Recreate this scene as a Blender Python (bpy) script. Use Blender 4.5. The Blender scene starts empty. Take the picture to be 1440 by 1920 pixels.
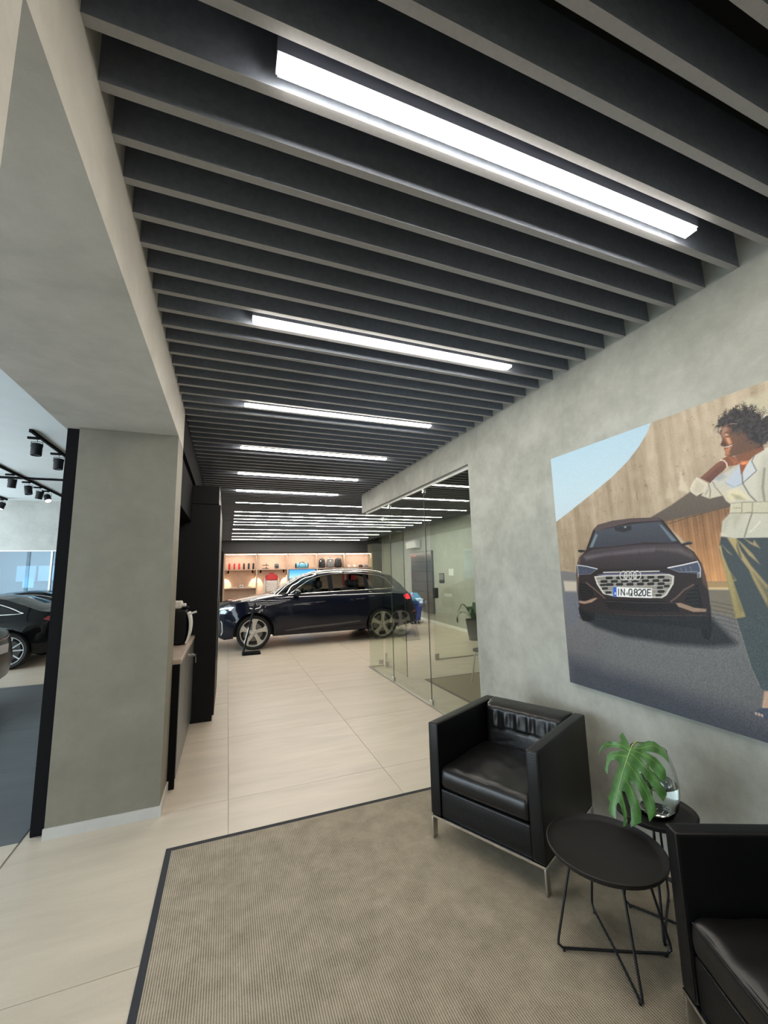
import bpy, bmesh, math, random
import numpy as np
from mathutils import Vector, Matrix
from mathutils.geometry import delaunay_2d_cdt, tessellate_polygon

random.seed(7)
PI = math.pi
scene = bpy.context.scene
COL = scene.collection

# ------------------------------------------------------------------ camera
YAW, PITCH, ROLL, FPX = 0.365935529, 0.147818465, -0.0246401067, 762.86
CAM_H = 1.6
_fw = Vector((math.sin(YAW) * math.cos(PITCH), math.cos(YAW) * math.cos(PITCH), math.sin(PITCH)))
_r = Vector((math.cos(YAW), -math.sin(YAW), 0)); _u = _r.cross(_fw)
_r2 = math.cos(ROLL) * _r + math.sin(ROLL) * _u
_u2 = -math.sin(ROLL) * _r + math.cos(ROLL) * _u
cam_data = bpy.data.cameras.new('camera'); cam = bpy.data.objects.new('camera', cam_data); COL.objects.link(cam)
cam.matrix_world = Matrix(((_r2.x, _u2.x, -_fw.x, 0), (_r2.y, _u2.y, -_fw.y, 0), (_r2.z, _u2.z, -_fw.z, CAM_H), (0, 0, 0, 1)))
cam_data.sensor_fit = 'HORIZONTAL'; cam_data.sensor_width = 36; cam_data.lens = 36 * FPX / 1440
cam_data.clip_start = 0.05; cam_data.clip_end = 200
scene.camera = cam

# ------------------------------------------------------------------ world, exposure
world = bpy.data.worlds.new('sky'); scene.world = world; world.use_nodes = True
wn = world.node_tree; wbg = wn.nodes['Background']
wbg.inputs['Color'].default_value = (0.78, 0.91, 1.0, 1); wbg.inputs['Strength'].default_value = 5.4
vs = scene.view_settings
vs.view_transform = 'Standard'; vs.look = 'None'; vs.gamma = 1.0; vs.use_curve_mapping = False
vs.exposure = 0.5
LED_POWER = 41.0           # emission of the ceiling strips
LED_COL = (1.0, 0.93, 0.83)

# ------------------------------------------------------------------ materials
def _set(b, k, v):
    if k in b.inputs: b.inputs[k].default_value = v
def mat(name, col, rough=0.5, metal=0.0, spec=0.5, noise=0.0, nscale=8.0, bump=0.0, bscale=60.0, coat=0.0, emit=None, estr=0.0, stretch=None, sheen=0.0):
    m = bpy.data.materials.new(name); m.use_nodes = True
    nt = m.node_tree; b = nt.nodes['Principled BSDF']
    c = (*col, 1)
    _set(b, 'Base Color', c); _set(b, 'Roughness', rough); _set(b, 'Metallic', metal)
    _set(b, 'Specular IOR Level', spec); _set(b, 'Coat Weight', coat); _set(b, 'Coat Roughness', 0.03); _set(b, 'Sheen Weight', sheen)
    if emit: _set(b, 'Emission Color', (*emit, 1)); _set(b, 'Emission Strength', estr)
    if noise or bump:
        tc = nt.nodes.new('ShaderNodeTexCoord'); mp = nt.nodes.new('ShaderNodeMapping')
        nt.links.new(tc.outputs['Object'], mp.inputs['Vector'])
        if stretch: mp.inputs['Scale'].default_value = stretch
    if noise:
        n = nt.nodes.new('ShaderNodeTexNoise'); n.inputs['Scale'].default_value = nscale; n.inputs['Detail'].default_value = 6; n.inputs['Roughness'].default_value = 0.6
        nt.links.new(mp.outputs[0], n.inputs['Vector'])
        r = nt.nodes.new('ShaderNodeValToRGB')
        r.color_ramp.elements[0].position = 0.3; r.color_ramp.elements[1].position = 0.7
        r.color_ramp.elements[0].color = (*[x * (1 - noise) for x in col], 1); r.color_ramp.elements[1].color = (*[min(1, x * (1 + noise)) for x in col], 1)
        nt.links.new(n.outputs['Fac'], r.inputs['Fac']); nt.links.new(r.outputs['Color'], b.inputs['Base Color'])
    if bump:
        n2 = nt.nodes.new('ShaderNodeTexNoise'); n2.inputs['Scale'].default_value = bscale; n2.inputs['Detail'].default_value = 4
        nt.links.new(mp.outputs[0], n2.inputs['Vector'])
        bp = nt.nodes.new('ShaderNodeBump'); bp.inputs['Strength'].default_value = bump; bp.inputs['Distance'].default_value = 0.01
        nt.links.new(n2.outputs['Fac'], bp.inputs['Height']); nt.links.new(bp.outputs[0], b.inputs['Normal'])
    return m

def concrete(name, col, var=0.16, rough=0.62):
    m = bpy.data.materials.new(name); m.use_nodes = True
    nt = m.node_tree; b = nt.nodes['Principled BSDF']; L = nt.links.new
    tc = nt.nodes.new('ShaderNodeTexCoord')
    n1 = nt.nodes.new('ShaderNodeTexNoise'); n1.inputs['Scale'].default_value = 1.3; n1.inputs['Detail'].default_value = 7; n1.inputs['Roughness'].default_value = 0.55; n1.inputs['Distortion'].default_value = 1.2
    n2 = nt.nodes.new('ShaderNodeTexNoise'); n2.inputs['Scale'].default_value = 6.0; n2.inputs['Detail'].default_value = 8; n2.inputs['Roughness'].default_value = 0.7
    n3 = nt.nodes.new('ShaderNodeTexNoise'); n3.inputs['Scale'].default_value = 220.0; n3.inputs['Detail'].default_value = 3
    for n in (n1, n2, n3): L(tc.outputs['Object'], n.inputs['Vector'])
    mx = nt.nodes.new('ShaderNodeMath'); mx.operation = 'MULTIPLY_ADD'; mx.inputs[1].default_value = 0.45
    L(n2.outputs['Fac'], mx.inputs[0]); 
    m2 = nt.nodes.new('ShaderNodeMath'); m2.operation = 'MULTIPLY'; m2.inputs[1].default_value = 0.45; L(n1.outputs['Fac'], m2.inputs[0]); L(m2.outputs[0], mx.inputs[2])
    m3 = nt.nodes.new('ShaderNodeMath'); m3.operation = 'MULTIPLY_ADD'; m3.inputs[1].default_value = 0.10; L(n3.outputs['Fac'], m3.inputs[0]); L(mx.outputs[0], m3.inputs[2])
    r = nt.nodes.new('ShaderNodeValToRGB'); r.color_ramp.elements[0].position = 0.36; r.color_ramp.elements[1].position = 0.64
    r.color_ramp.elements[0].color = (*[c * (1 - var) for c in col], 1); r.color_ramp.elements[1].color = (*[c * (1 + var) for c in col], 1)
    L(m3.outputs[0], r.inputs['Fac']); L(r.outputs['Color'], b.inputs['Base Color'])
    _set(b, 'Roughness', rough); _set(b, 'Specular IOR Level', 0.35)
    bp = nt.nodes.new('ShaderNodeBump'); bp.inputs['Strength'].default_value = 0.12; bp.inputs['Distance'].default_value = 0.01
    L(mx.outputs[0], bp.inputs['Height']); L(bp.outputs[0], b.inputs['Normal'])
    return m

def glass_mat(name, tint=(0.88, 0.95, 0.88), refl=1.0, rough=0.0):
    m = bpy.data.materials.new(name); m.use_nodes = True
    nt = m.node_tree; nt.nodes.remove(nt.nodes['Principled BSDF']); out = nt.nodes['Material Output']; L = nt.links.new
    t = nt.nodes.new('ShaderNodeBsdfTransparent'); t.inputs['Color'].default_value = (*tint, 1)
    g = nt.nodes.new('ShaderNodeBsdfGlossy'); g.inputs['Roughness'].default_value = rough; g.inputs['Color'].default_value = (1, 1, 1, 1)
    f = nt.nodes.new('ShaderNodeFresnel')
    ge = nt.nodes.new('ShaderNodeNewGeometry'); io = nt.nodes.new('ShaderNodeMapRange'); io.inputs['To Min'].default_value = 1.5; io.inputs['To Max'].default_value = 1/1.5   # same reflection on both faces
    L(ge.outputs['Backfacing'], io.inputs['Value']); L(io.outputs[0], f.inputs['IOR'])
    k = nt.nodes.new('ShaderNodeMath'); k.operation = 'MULTIPLY'; k.inputs[1].default_value = refl; k.use_clamp = True
    mix = nt.nodes.new('ShaderNodeMixShader')
    L(f.outputs[0], k.inputs[0]); L(k.outputs[0], mix.inputs[0]); L(t.outputs[0], mix.inputs[1]); L(g.outputs[0], mix.inputs[2]); L(mix.outputs[0], out.inputs['Surface'])
    return m

def emit_mat(name, col, s):
    m = bpy.data.materials.new(name); m.use_nodes = True
    nt = m.node_tree; nt.nodes.remove(nt.nodes['Principled BSDF']); out = nt.nodes['Material Output']
    e = nt.nodes.new('ShaderNodeEmission'); e.inputs['Color'].default_value = (*col, 1); e.inputs['Strength'].default_value = s
    nt.links.new(e.outputs[0], out.inputs['Surface'])
    return m

M = {}
M['wall'] = concrete('microcement_wall', (0.315, 0.322, 0.285), 0.25)
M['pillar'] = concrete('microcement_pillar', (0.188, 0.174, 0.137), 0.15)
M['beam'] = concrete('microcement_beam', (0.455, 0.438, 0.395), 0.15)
M['hallwall'] = concrete('hall_plaster', (0.36, 0.362, 0.33), 0.12)
M['white_ceiling'] = mat('white_ceiling_paint', (0.50, 0.53, 0.52), 0.8, noise=0.03, nscale=3)
M['slat'] = mat('charcoal_slat', (0.205, 0.232, 0.285), 0.6, spec=0.3, noise=0.12, nscale=40)
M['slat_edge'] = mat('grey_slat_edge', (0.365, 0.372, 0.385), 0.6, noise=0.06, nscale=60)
M['black_ceiling'] = mat('black_ceiling_void', (0.012, 0.013, 0.015), 0.9)
M['led'] = emit_mat('led_diffuser', LED_COL, LED_POWER)
M['housing'] = mat('light_housing', (0.10, 0.105, 0.12), 0.5)
M['led_far'] = emit_mat('led_diffuser_long', LED_COL, LED_POWER*1.0)
M['baseboard'] = mat('grey_baseboard', (0.45, 0.44, 0.41), 0.5, noise=0.05)
M['grout'] = mat('grout', (0.30, 0.27, 0.23), 0.9)
M['dark_grout'] = mat('dark_grout', (0.04, 0.042, 0.045), 0.9)
M['black_lacquer'] = mat('black_lacquer', (0.007, 0.0075, 0.009), 0.5, spec=0.18, noise=0.1, nscale=20)
M['black_matt'] = mat('black_matt', (0.006, 0.006, 0.007), 0.85, spec=0.1)
M['grey_door'] = mat('dark_grey_laminate', (0.085, 0.083, 0.08), 0.35, noise=0.05)
M['counter'] = mat('taupe_counter', (0.36, 0.29, 0.24), 0.4, noise=0.05)
M['glass'] = glass_mat('partition_glass', (0.928, 0.955, 0.912))
M['blue_glass'] = glass_mat('blue_window_glass', (0.60, 0.80, 0.92))
M['steel'] = mat('brushed_steel', (0.55, 0.54, 0.52), 0.3, metal=1.0)
M['chrome'] = mat('chrome', (0.85, 0.86, 0.88), 0.12, metal=1.0)
M['seal'] = mat('dark_glass_seal', (0.05, 0.06, 0.05), 0.4)
M['leather'] = mat('black_leather', (0.003, 0.0033, 0.004), 0.38, spec=0.3, bump=0.12, bscale=180)
M['leather_seat'] = mat('worn_black_leather', (0.006, 0.0058, 0.006), 0.33, spec=0.42, bump=0.25, bscale=14)
M['tray'] = mat('black_tray', (0.011, 0.0105, 0.010), 0.55, spec=0.3, noise=0.15, nscale=30)
M['wire'] = mat('black_wire', (0.006, 0.007, 0.010), 0.4)
M['clear'] = glass_mat('clear_acrylic', (0.97, 0.98, 0.97))
M['vase_glass'] = mat('clear_vase_glass', (0.95, 0.98, 0.97), 0.0); _set(M['vase_glass'].node_tree.nodes['Principled BSDF'], 'Transmission Weight', 1.0); _set(M['vase_glass'].node_tree.nodes['Principled BSDF'], 'IOR', 1.45)
M['oak'] = mat('pale_oak', (0.52, 0.385, 0.295), 0.55, noise=0.08, nscale=6, stretch=(1, 8, 1))
M['fascia'] = mat('dark_grey_fascia', (0.045, 0.046, 0.048), 0.6)
M['white_plastic'] = mat('white_plastic', (0.72, 0.72, 0.70), 0.4)
M['rug_edge'] = mat('black_rug_binding', (0.012, 0.013, 0.018), 0.8, bump=0.3, bscale=300)

def tile_material(name, col, var, rough, vein=(1, 6, 1)):
    m = bpy.data.materials.new(name); m.use_nodes = True
    nt = m.node_tree; b = nt.nodes['Principled BSDF']; L = nt.links.new
    tc = nt.nodes.new('ShaderNodeTexCoord'); oi = nt.nodes.new('ShaderNodeObjectInfo')
    off = nt.nodes.new('ShaderNodeVectorMath'); off.operation = 'SCALE'; off.inputs['Scale'].default_value = 7.3
    L(oi.outputs['Location'], off.inputs[0])
    add = nt.nodes.new('ShaderNodeVectorMath'); L(tc.outputs['Object'], add.inputs[0]); L(off.outputs[0], add.inputs[1])
    mp = nt.nodes.new('ShaderNodeMapping'); mp.inputs['Scale'].default_value = vein; L(add.outputs[0], mp.inputs['Vector'])
    n1 = nt.nodes.new('ShaderNodeTexNoise'); n1.inputs['Scale'].default_value = 1.1; n1.inputs['Detail'].default_value = 9; n1.inputs['Roughness'].default_value = 0.62; n1.inputs['Distortion'].default_value = 0.6
    L(mp.outputs[0], n1.inputs['Vector'])
    n2 = nt.nodes.new('ShaderNodeTexNoise'); n2.inputs['Scale'].default_value = 90; n2.inputs['Detail'].default_value = 3; L(add.outputs[0], n2.inputs['Vector'])
    mx = nt.nodes.new('ShaderNodeMath'); mx.operation = 'MULTIPLY_ADD'; mx.inputs[1].default_value = 0.16; L(n2.outputs['Fac'], mx.inputs[0]); L(n1.outputs['Fac'], mx.inputs[2])
    r = nt.nodes.new('ShaderNodeValToRGB'); r.color_ramp.elements[0].position = 0.40; r.color_ramp.elements[1].position = 0.75
    r.color_ramp.elements[0].color = (*[c * (1 - var) for c in col], 1); r.color_ramp.elements[1].color = (*[c * (1 + var * .6) for c in col], 1)
    L(mx.outputs[0], r.inputs['Fac']); L(r.outputs['Color'], b.inputs['Base Color'])
    _set(b, 'Roughness', rough); _set(b, 'Specular IOR Level', 0.45)
    return m
M['tile'] = tile_material('cream_porcelain', (0.475, 0.412, 0.330), 0.12, 0.36)
M['dark_tile'] = tile_material('charcoal_porcelain', (0.085, 0.092, 0.10), 0.18, 0.38)

def sisal():
    m = bpy.data.materials.new('sisal_weave'); m.use_nodes = True
    nt = m.node_tree; b = nt.nodes['Principled BSDF']; L = nt.links.new
    tc = nt.nodes.new('ShaderNodeTexCoord')
    w = nt.nodes.new('ShaderNodeTexWave'); w.wave_type = 'BANDS'; w.bands_direction = 'X'; w.inputs['Scale'].default_value = 32; w.inputs['Distortion'].default_value = 1.0; w.inputs['Detail'].default_value = 2; w.inputs['Detail Scale'].default_value = 9
    w2 = nt.nodes.new('ShaderNodeTexWave'); w2.wave_type = 'BANDS'; w2.bands_direction = 'Y'; w2.inputs['Scale'].default_value = 45; w2.inputs['Distortion'].default_value = 3.0; w2.inputs['Detail'].default_value = 2; w2.inputs['Detail Scale'].default_value = 6
    n = nt.nodes.new('ShaderNodeTexNoise'); n.inputs['Scale'].default_value = 7; n.inputs['Detail'].default_value = 8; n.inputs['Roughness'].default_value = 0.7
    for q in (w, w2, n): L(tc.outputs['Object'], q.inputs['Vector'])
    a = nt.nodes.new('ShaderNodeMath'); a.operation = 'MULTIPLY_ADD'; a.inputs[1].default_value = 0.38; L(w.outputs['Fac'], a.inputs[0])
    c = nt.nodes.new('ShaderNodeMath'); c.operation = 'MULTIPLY_ADD'; c.inputs[1].default_value = 0.10; L(w2.outputs['Fac'], c.inputs[0])
    n05 = nt.nodes.new('ShaderNodeMath'); n05.operation = 'MULTIPLY'; n05.inputs[1].default_value = 0.5; L(n.outputs['Fac'], n05.inputs[0])
    L(n05.outputs[0], c.inputs[2]); L(c.outputs[0], a.inputs[2])
    r = nt.nodes.new('ShaderNodeValToRGB'); r.color_ramp.elements[0].position = 0.22; r.color_ramp.elements[1].position = 0.78
    r.color_ramp.elements[0].color = (0.118, 0.099, 0.070, 1); r.color_ramp.elements[1].color = (0.43, 0.37, 0.285, 1)
    L(a.outputs[0], r.inputs['Fac']); L(r.outputs['Color'], b.inputs['Base Color'])
    _set(b, 'Roughness', 0.9); _set(b, 'Specular IOR Level', 0.15)
    bp = nt.nodes.new('ShaderNodeBump'); bp.inputs['Strength'].default_value = 0.5; bp.inputs['Distance'].default_value = 0.004
    L(a.outputs[0], bp.inputs['Height']); L(bp.outputs[0], b.inputs['Normal'])
    return m
M['sisal'] = sisal()

# ------------------------------------------------------------------ mesh helpers
class MB:
    """collects geometry for ONE mesh object"""
    def __init__(s): s.v = []; s.f = []; s.mi = []
    def add(s, vs_, fs, mi=0):
        o = len(s.v); s.v += [tuple(p) for p in vs_]
        for f in fs: s.f.append(tuple(i + o for i in f)); s.mi.append(mi)
        return s
    def box(s, x0, x1, y0, y1, z0, z1, mi=0):
        return s.add([(x0,y0,z0),(x1,y0,z0),(x1,y1,z0),(x0,y1,z0),(x0,y0,z1),(x1,y0,z1),(x1,y1,z1),(x0,y1,z1)],
                     [(0,3,2,1),(4,5,6,7),(0,1,5,4),(1,2,6,5),(2,3,7,6),(3,0,4,7)], mi)
    def hexa(s, p, mi=0):      # 8 corner points, bottom loop then top loop
        return s.add(p, [(0,3,2,1),(4,5,6,7),(0,1,5,4),(1,2,6,5),(2,3,7,6),(3,0,4,7)], mi)
    def rbox(s, c, size, r=0.02, n=3, fn=None, mi=0):
        """rounded box"""
        hx, hy, hz = size[0]/2, size[1]/2, size[2]/2
        r = min(r, hx, hy, hz)
        def ticks(h):
            i = h - r; t = [-h + r*(1 - math.cos(PI/2*k/n)) for k in range(n+1)]
            mid = [] if i <= 1e-6 else [-i/3, i/3]
            tt = t + mid + [-q for q in reversed(t)]
            o = []
            for q in tt:
                if not o or q - o[-1] > 1e-7: o.append(q)
            return o
        T = [ticks(hx), ticks(hy), ticks(hz)]; H = (hx, hy, hz)
        idx = {}; vs_ = []; fs = []
        def vid(p):
            k = tuple(round(q, 6) for q in p)
            if k not in idx:
                inner = [max(-(H[a]-r), min(H[a]-r, p[a])) for a in range(3)]
                d = [p[a]-inner[a] for a in range(3)]; l = math.sqrt(sum(q*q for q in d)) or 1
                q = [inner[a] + d[a]/l*r if l > 1e-9 else p[a] for a in range(3)]
                if fn: q = fn(*q)
                idx[k] = len(vs_); vs_.append((q[0]+c[0], q[1]+c[1], q[2]+c[2]))
            return idx[k]
        for a in range(3):
            b_, c_ = (a+1) % 3, (a+2) % 3
            for sgn in (-1, 1):
                for i in range(len(T[b_])-1):
                    for j in range(len(T[c_])-1):
                        q = []
                        for (ii, jj) in ((i,j),(i+1,j),(i+1,j+1),(i,j+1)):
                            p = [0,0,0]; p[a] = sgn*H[a]; p[b_] = T[b_][ii]; p[c_] = T[c_][jj]; q.append(vid(p))
                        fs.append(tuple(q) if sgn > 0 else tuple(reversed(q)))
        return s.add(vs_, fs, mi)
    def lathe(s, prof, c=(0,0,0), n=20, axis='z', cap=True, mi=0):
        vs_ = []; fs = []; m = len(prof)
        for k in range(n):
            a = 2*PI*k/n
            for (r, z) in prof:
                p = (r*math.cos(a), r*math.sin(a), z)
                if axis == 'y': p = (p[0], p[2], p[1])
                if axis == 'x': p = (p[2], p[0], p[1])
                vs_.append((p[0]+c[0], p[1]+c[1], p[2]+c[2]))
        for k in range(n):
            k2 = (k+1) % n
            for j in range(m-1): fs.append((k*m+j, k2*m+j, k2*m+j+1, k*m+j+1))
        if cap:
            if prof[0][0] > 1e-6: fs.append(tuple(k*m for k in reversed(range(n))))
            if prof[-1][0] > 1e-6: fs.append(tuple(k*m+m-1 for k in range(n)))
        return s.add(vs_, fs, mi)
    def tube(s, path, r, n=8, closed=False, mi=0):
        P = [Vector(p) for p in path]; m = len(P); vs_ = []; fs = []
        R = r if isinstance(r, (list, tuple)) else [r]*m
        prev = None
        for i in range(m):
            if closed: t = (P[(i+1) % m] - P[i-1])
            else: t = P[min(i+1, m-1)] - P[max(i-1, 0)]
            t = t.normalized() if t.length > 1e-9 else Vector((0,0,1))
            if prev is None:
                a = Vector((0,0,1)) if abs(t.z) < 0.9 else Vector((1,0,0))
                u = t.cross(a).normalized()
            else:
                u = prev - t*prev.dot(t)
                u = u.normalized() if u.length > 1e-6 else prev
            prev = u; w = t.cross(u)
            for k in range(n):
                an = 2*PI*k/n; q = P[i] + R[i]*(math.cos(an)*u + math.sin(an)*w); vs_.append(tuple(q))
        for i in range(m if closed else m-1):
            i2 = (i+1) % m
            for k in range(n): fs.append((i*n+k, i*n+(k+1) % n, i2*n+(k+1) % n, i2*n+k))
        if not closed:
            fs.append(tuple(reversed(range(n)))); fs.append(tuple((m-1)*n+k for k in range(n)))
        return s.add(vs_, fs, mi)
    def prism(s, poly, f0, f1, mi=0):
        """poly of 2d points; f0/f1 map (a,b) to 3d for both caps"""
        n = len(poly)
        tri = tessellate_polygon([[Vector((p[0], p[1], 0)) for p in poly]])
        vs_ = [f0(*p) for p in poly] + [f1(*p) for p in poly]
        fs = [tuple(t) for t in tri] + [tuple(n+i for i in reversed(t)) for t in tri]
        fs += [(i, (i+1) % n, n+(i+1) % n, n+i) for i in range(n)]
        return s.add(vs_, fs, mi)
    def mesh(s, name, mats, smooth=None, merge=False):
        me = bpy.data.meshes.new(name); me.from_pydata(s.v, [], s.f)
        if not isinstance(mats, (list, tuple)): mats = [mats]
        for m_ in mats: me.materials.append(M[m_] if isinstance(m_, str) else m_)
        if len(mats) > 1: me.polygons.foreach_set('material_index', s.mi)
        bm = bmesh.new(); bm.from_mesh(me)
        if merge: bmesh.ops.remove_doubles(bm, verts=bm.verts, dist=1e-4)
        bmesh.ops.recalc_face_normals(bm, faces=bm.faces); bm.to_mesh(me); bm.free()
        if smooth is not None:
            me.polygons.foreach_set('use_smooth', [True]*len(me.polygons))
            me.set_sharp_from_angle(angle=math.radians(smooth))
        me.update(); return me
    def build(s, name, mats, parent=None, smooth=None, merge=False):
        o = bpy.data.objects.new(name, s.mesh(name, mats, smooth, merge)); COL.objects.link(o)
        if parent: o.parent = parent
        return o

def empty(name, loc=(0,0,0), rz=0.0, parent=None):
    o = bpy.data.objects.new(name, None); COL.objects.link(o); o.location = loc; o.rotation_euler = (0,0,rz); o.empty_display_size = 0.1
    if parent: o.parent = parent
    return o
def tag(o, label=None, cat=None, group=None, kind=None):
    if label: o['label'] = label
    if cat: o['category'] = cat
    if group: o['group'] = group
    if kind: o['kind'] = kind
    return o
def thing(name, label, cat, loc=(0,0,0), rz=0.0, group=None): return tag(empty(name, loc, rz), label, cat, group)
def struct(o, label=None): return tag(o, label, None, None, 'structure')
def inst(src, parent=None, loc=None):
    o = src.copy(); COL.objects.link(o)
    if parent: o.parent = parent
    if loc is not None: o.location = loc
    return o
def smooth_path(pts, k=6, closed=False):
    """Catmull-Rom through the points"""
    P = [Vector(p) for p in pts]; n = len(P); out = []
    rng = range(n if closed else n-1)
    for i in rng:
        if closed: a,b,c,d = P[i-1], P[i], P[(i+1) % n], P[(i+2) % n]
        else: a,b,c,d = P[max(i-1,0)], P[i], P[i+1], P[min(i+2,n-1)]
        for j in range(k):
            t = j/k
            out.append(0.5*((2*b)+(c-a)*t+(2*a-5*b+4*c-d)*t*t+(3*b-a-3*c+d)*t**3))
    if not closed: out.append(P[-1])
    return out
# ------------------------------------------------------------------ constrained fill of an outline with holes
def pin(p, poly):
    r = False; n = len(poly); j = n-1
    for i in range(n):
        if (poly[i][1] > p[1]) != (poly[j][1] > p[1]) and p[0] < (poly[j][0]-poly[i][0])*(p[1]-poly[i][1])/(poly[j][1]-poly[i][1])+poly[i][0]: r = not r
        j = i
    return r
def cdt(outline, holes=(), step=0.05, margin=0.35):
    """2d vertices, triangles and the index loops of the outline and the holes"""
    pts, edges, loops = [], [], []
    for lp in [outline]+list(holes):
        o = len(pts); n = len(lp); pts += [Vector((p[0], p[1])) for p in lp]; edges += [(o+i, o+(i+1) % n) for i in range(n)]; loops.append(list(range(o, o+n)))
    xs = [p[0] for p in outline]; ys = [p[1] for p in outline]
    P = np.array([(p.x, p.y) for p in pts]); y = min(ys)+step/2; row = 0
    while y < max(ys):
        x = min(xs)+(step/2 if row % 2 else 0)
        while x < max(xs):
            if pin((x, y), outline) and not any(pin((x, y), h) for h in holes) and ((P-(x, y))**2).sum(1).min() > (margin*step)**2: pts.append(Vector((x, y)))
            x += step
        y += step*0.87; row += 1
    rv, re_, rf, ov, oe, of_ = delaunay_2d_cdt(pts, edges, [], 1, 1e-6)
    m = {}
    for o, l in enumerate(ov):
        for i in l: m[i] = o
    tri = []
    for f in rf:
        c = (sum(rv[i].x for i in f)/len(f), sum(rv[i].y for i in f)/len(f))
        if pin(c, outline) and not any(pin(c, h) for h in holes): tri.append(tuple(f))
    return [(v.x, v.y) for v in rv], tri, [[m[i] for i in l] for l in loops]
# ------------------------------------------------------------------ the setting
XR = 2.26           # face of the right corridor wall
ZS = 3.013          # underside of the slats
XL = -0.39          # face of the left beam and pillars
PITCH_S = 0.1519
# floors: slab with recessed joints, tiles as pieces
fl = struct(MB().box(-1.16, 7.2, -2.6, 18.3, -0.2, -0.004).build('floor', 'grout'))
tile_mb = {}
def tile_grid(parent, xs, ys, m):
    for i in range(len(xs)-1):
        for j in range(len(ys)-1):
            w, d = xs[i+1]-xs[i]-0.003, ys[j+1]-ys[j]-0.003
            k = (round(w,3), round(d,3), m)
            if k not in tile_mb:
                b = 0.0008
                mb = MB(); mb.add([(-w/2,-d/2,-0.012),(w/2,-d/2,-0.012),(w/2,d/2,-0.012),(-w/2,d/2,-0.012),
                    (-w/2,-d/2,-b),(w/2,-d/2,-b),(w/2,d/2,-b),(-w/2,d/2,-b),
                    (-w/2+b,-d/2+b,0),(w/2-b,-d/2+b,0),(w/2-b,d/2-b,0),(-w/2+b,d/2-b,0)],
                    [(0,3,2,1),(0,1,5,4),(1,2,6,5),(2,3,7,6),(3,0,4,7),(4,5,9,8),(5,6,10,9),(6,7,11,10),(7,4,8,11),(8,9,10,11)])
                tile_mb[k] = mb.mesh('tile', m)
            o = bpy.data.objects.new('tile', tile_mb[k]); COL.objects.link(o); o.parent = parent
            o.location = ((xs[i]+xs[i+1])/2, (ys[j]+ys[j+1])/2, 0)
txs = [-1.15, 0.05, 1.25, 2.45, 3.65, 4.85, 6.05, 7.2]
tys = [2.21 + 1.22*k for k in range(-4, 14)] ; tys = [y for y in tys if y < 18.2] + [18.2]
tile_grid(fl, txs, tys, 'tile')
fh = struct(MB().box(-7.5, -1.16, -2.6, 17.2, -0.2, -0.004).build('floor_hall', 'dark_grout'))
hx = [-1.16, -2.36, -3.56, -4.76, -5.96, -7.16]
hx = hx[::-1]
tile_grid(fh, hx, [3.43, 4.65, 5.87, 7.09, 8.2], 'dark_tile')
tile_grid(fh, hx, [8.2, 9.42, 10.64, 11.86, 13.08, 14.4], 'tile')
tile_grid(fh, [-4.76, -3.56, -2.36, -1.16], [-0.23, 0.99, 2.21, 3.43], 'tile')

# right wall with the opening for the glazing; the soffit above it
mb = MB(); mb.box(XR, XR+0.13, -2.6, 3.47, 0, 3.30); mb.box(XR, XR+0.13, 3.47, 7.03, 2.68, 3.30)
struct(mb.build('wall_right', 'wall'))
# far right wall (not quite parallel to the corridor) and back wall
def farx(y): return 5.88 + (y-9.39)*0.0816
mb = MB(); mb.hexa([(farx(2.9),2.9,0),(farx(2.9)+.2,2.9,0),(farx(18.2)+.2,18.2,0),(farx(18.2),18.2,0),(farx(2.9),2.9,3.3),(farx(2.9)+.2,2.9,3.3),(farx(18.2)+.2,18.2,3.3),(farx(18.2),18.2,3.3)])
struct(mb.build('wall_office', M['hallwall']))
mb = MB()
mb.hexa([(farx(2.95)-.012,2.95,0),(farx(2.95),2.95,0),(farx(17.9),17.9,0),(farx(17.9)-.012,17.9,0),(farx(2.95)-.012,2.95,.08),(farx(2.95),2.95,.08),(farx(17.9),17.9,.08),(farx(17.9)-.012,17.9,.08)])
struct(mb.build('baseboard_office', 'white_plastic'))
struct(MB().box(XR+0.13, 5.6, 2.75, 2.9, 0, 3.3).build('wall_office_near', M['wall']))
struct(MB().box(-1.2, 7.2, 17.95, 18.2, 0, 3.3).build('wall_back', 'fascia'))
struct(MB().box(-0.42, 6.56, 17.46, 17.50, 2.53, 3.02).build('trim_1', 'fascia'))
struct(MB().box(6.10, 6.62, 17.50, 17.56, 0, 2.60).build('trim_2', M['grey_door']))
struct(MB().box(-0.75, -0.20, 17.42, 17.56, 0, 2.60).build('trim_3', 'black_lacquer'))
# pilaster on the office wall
mb = MB(); mb.hexa([(farx(8.55)-.12,8.55,0),(farx(8.55),8.55,0),(farx(9.0),9.0,0),(farx(9.0)-.12,9.0,0),(farx(8.55)-.12,8.55,3.2),(farx(8.55),8.55,3.2),(farx(9.0),9.0,3.2),(farx(9.0)-.12,9.0,3.2)])
struct(mb.build('trim_4', M['hallwall']))

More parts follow.
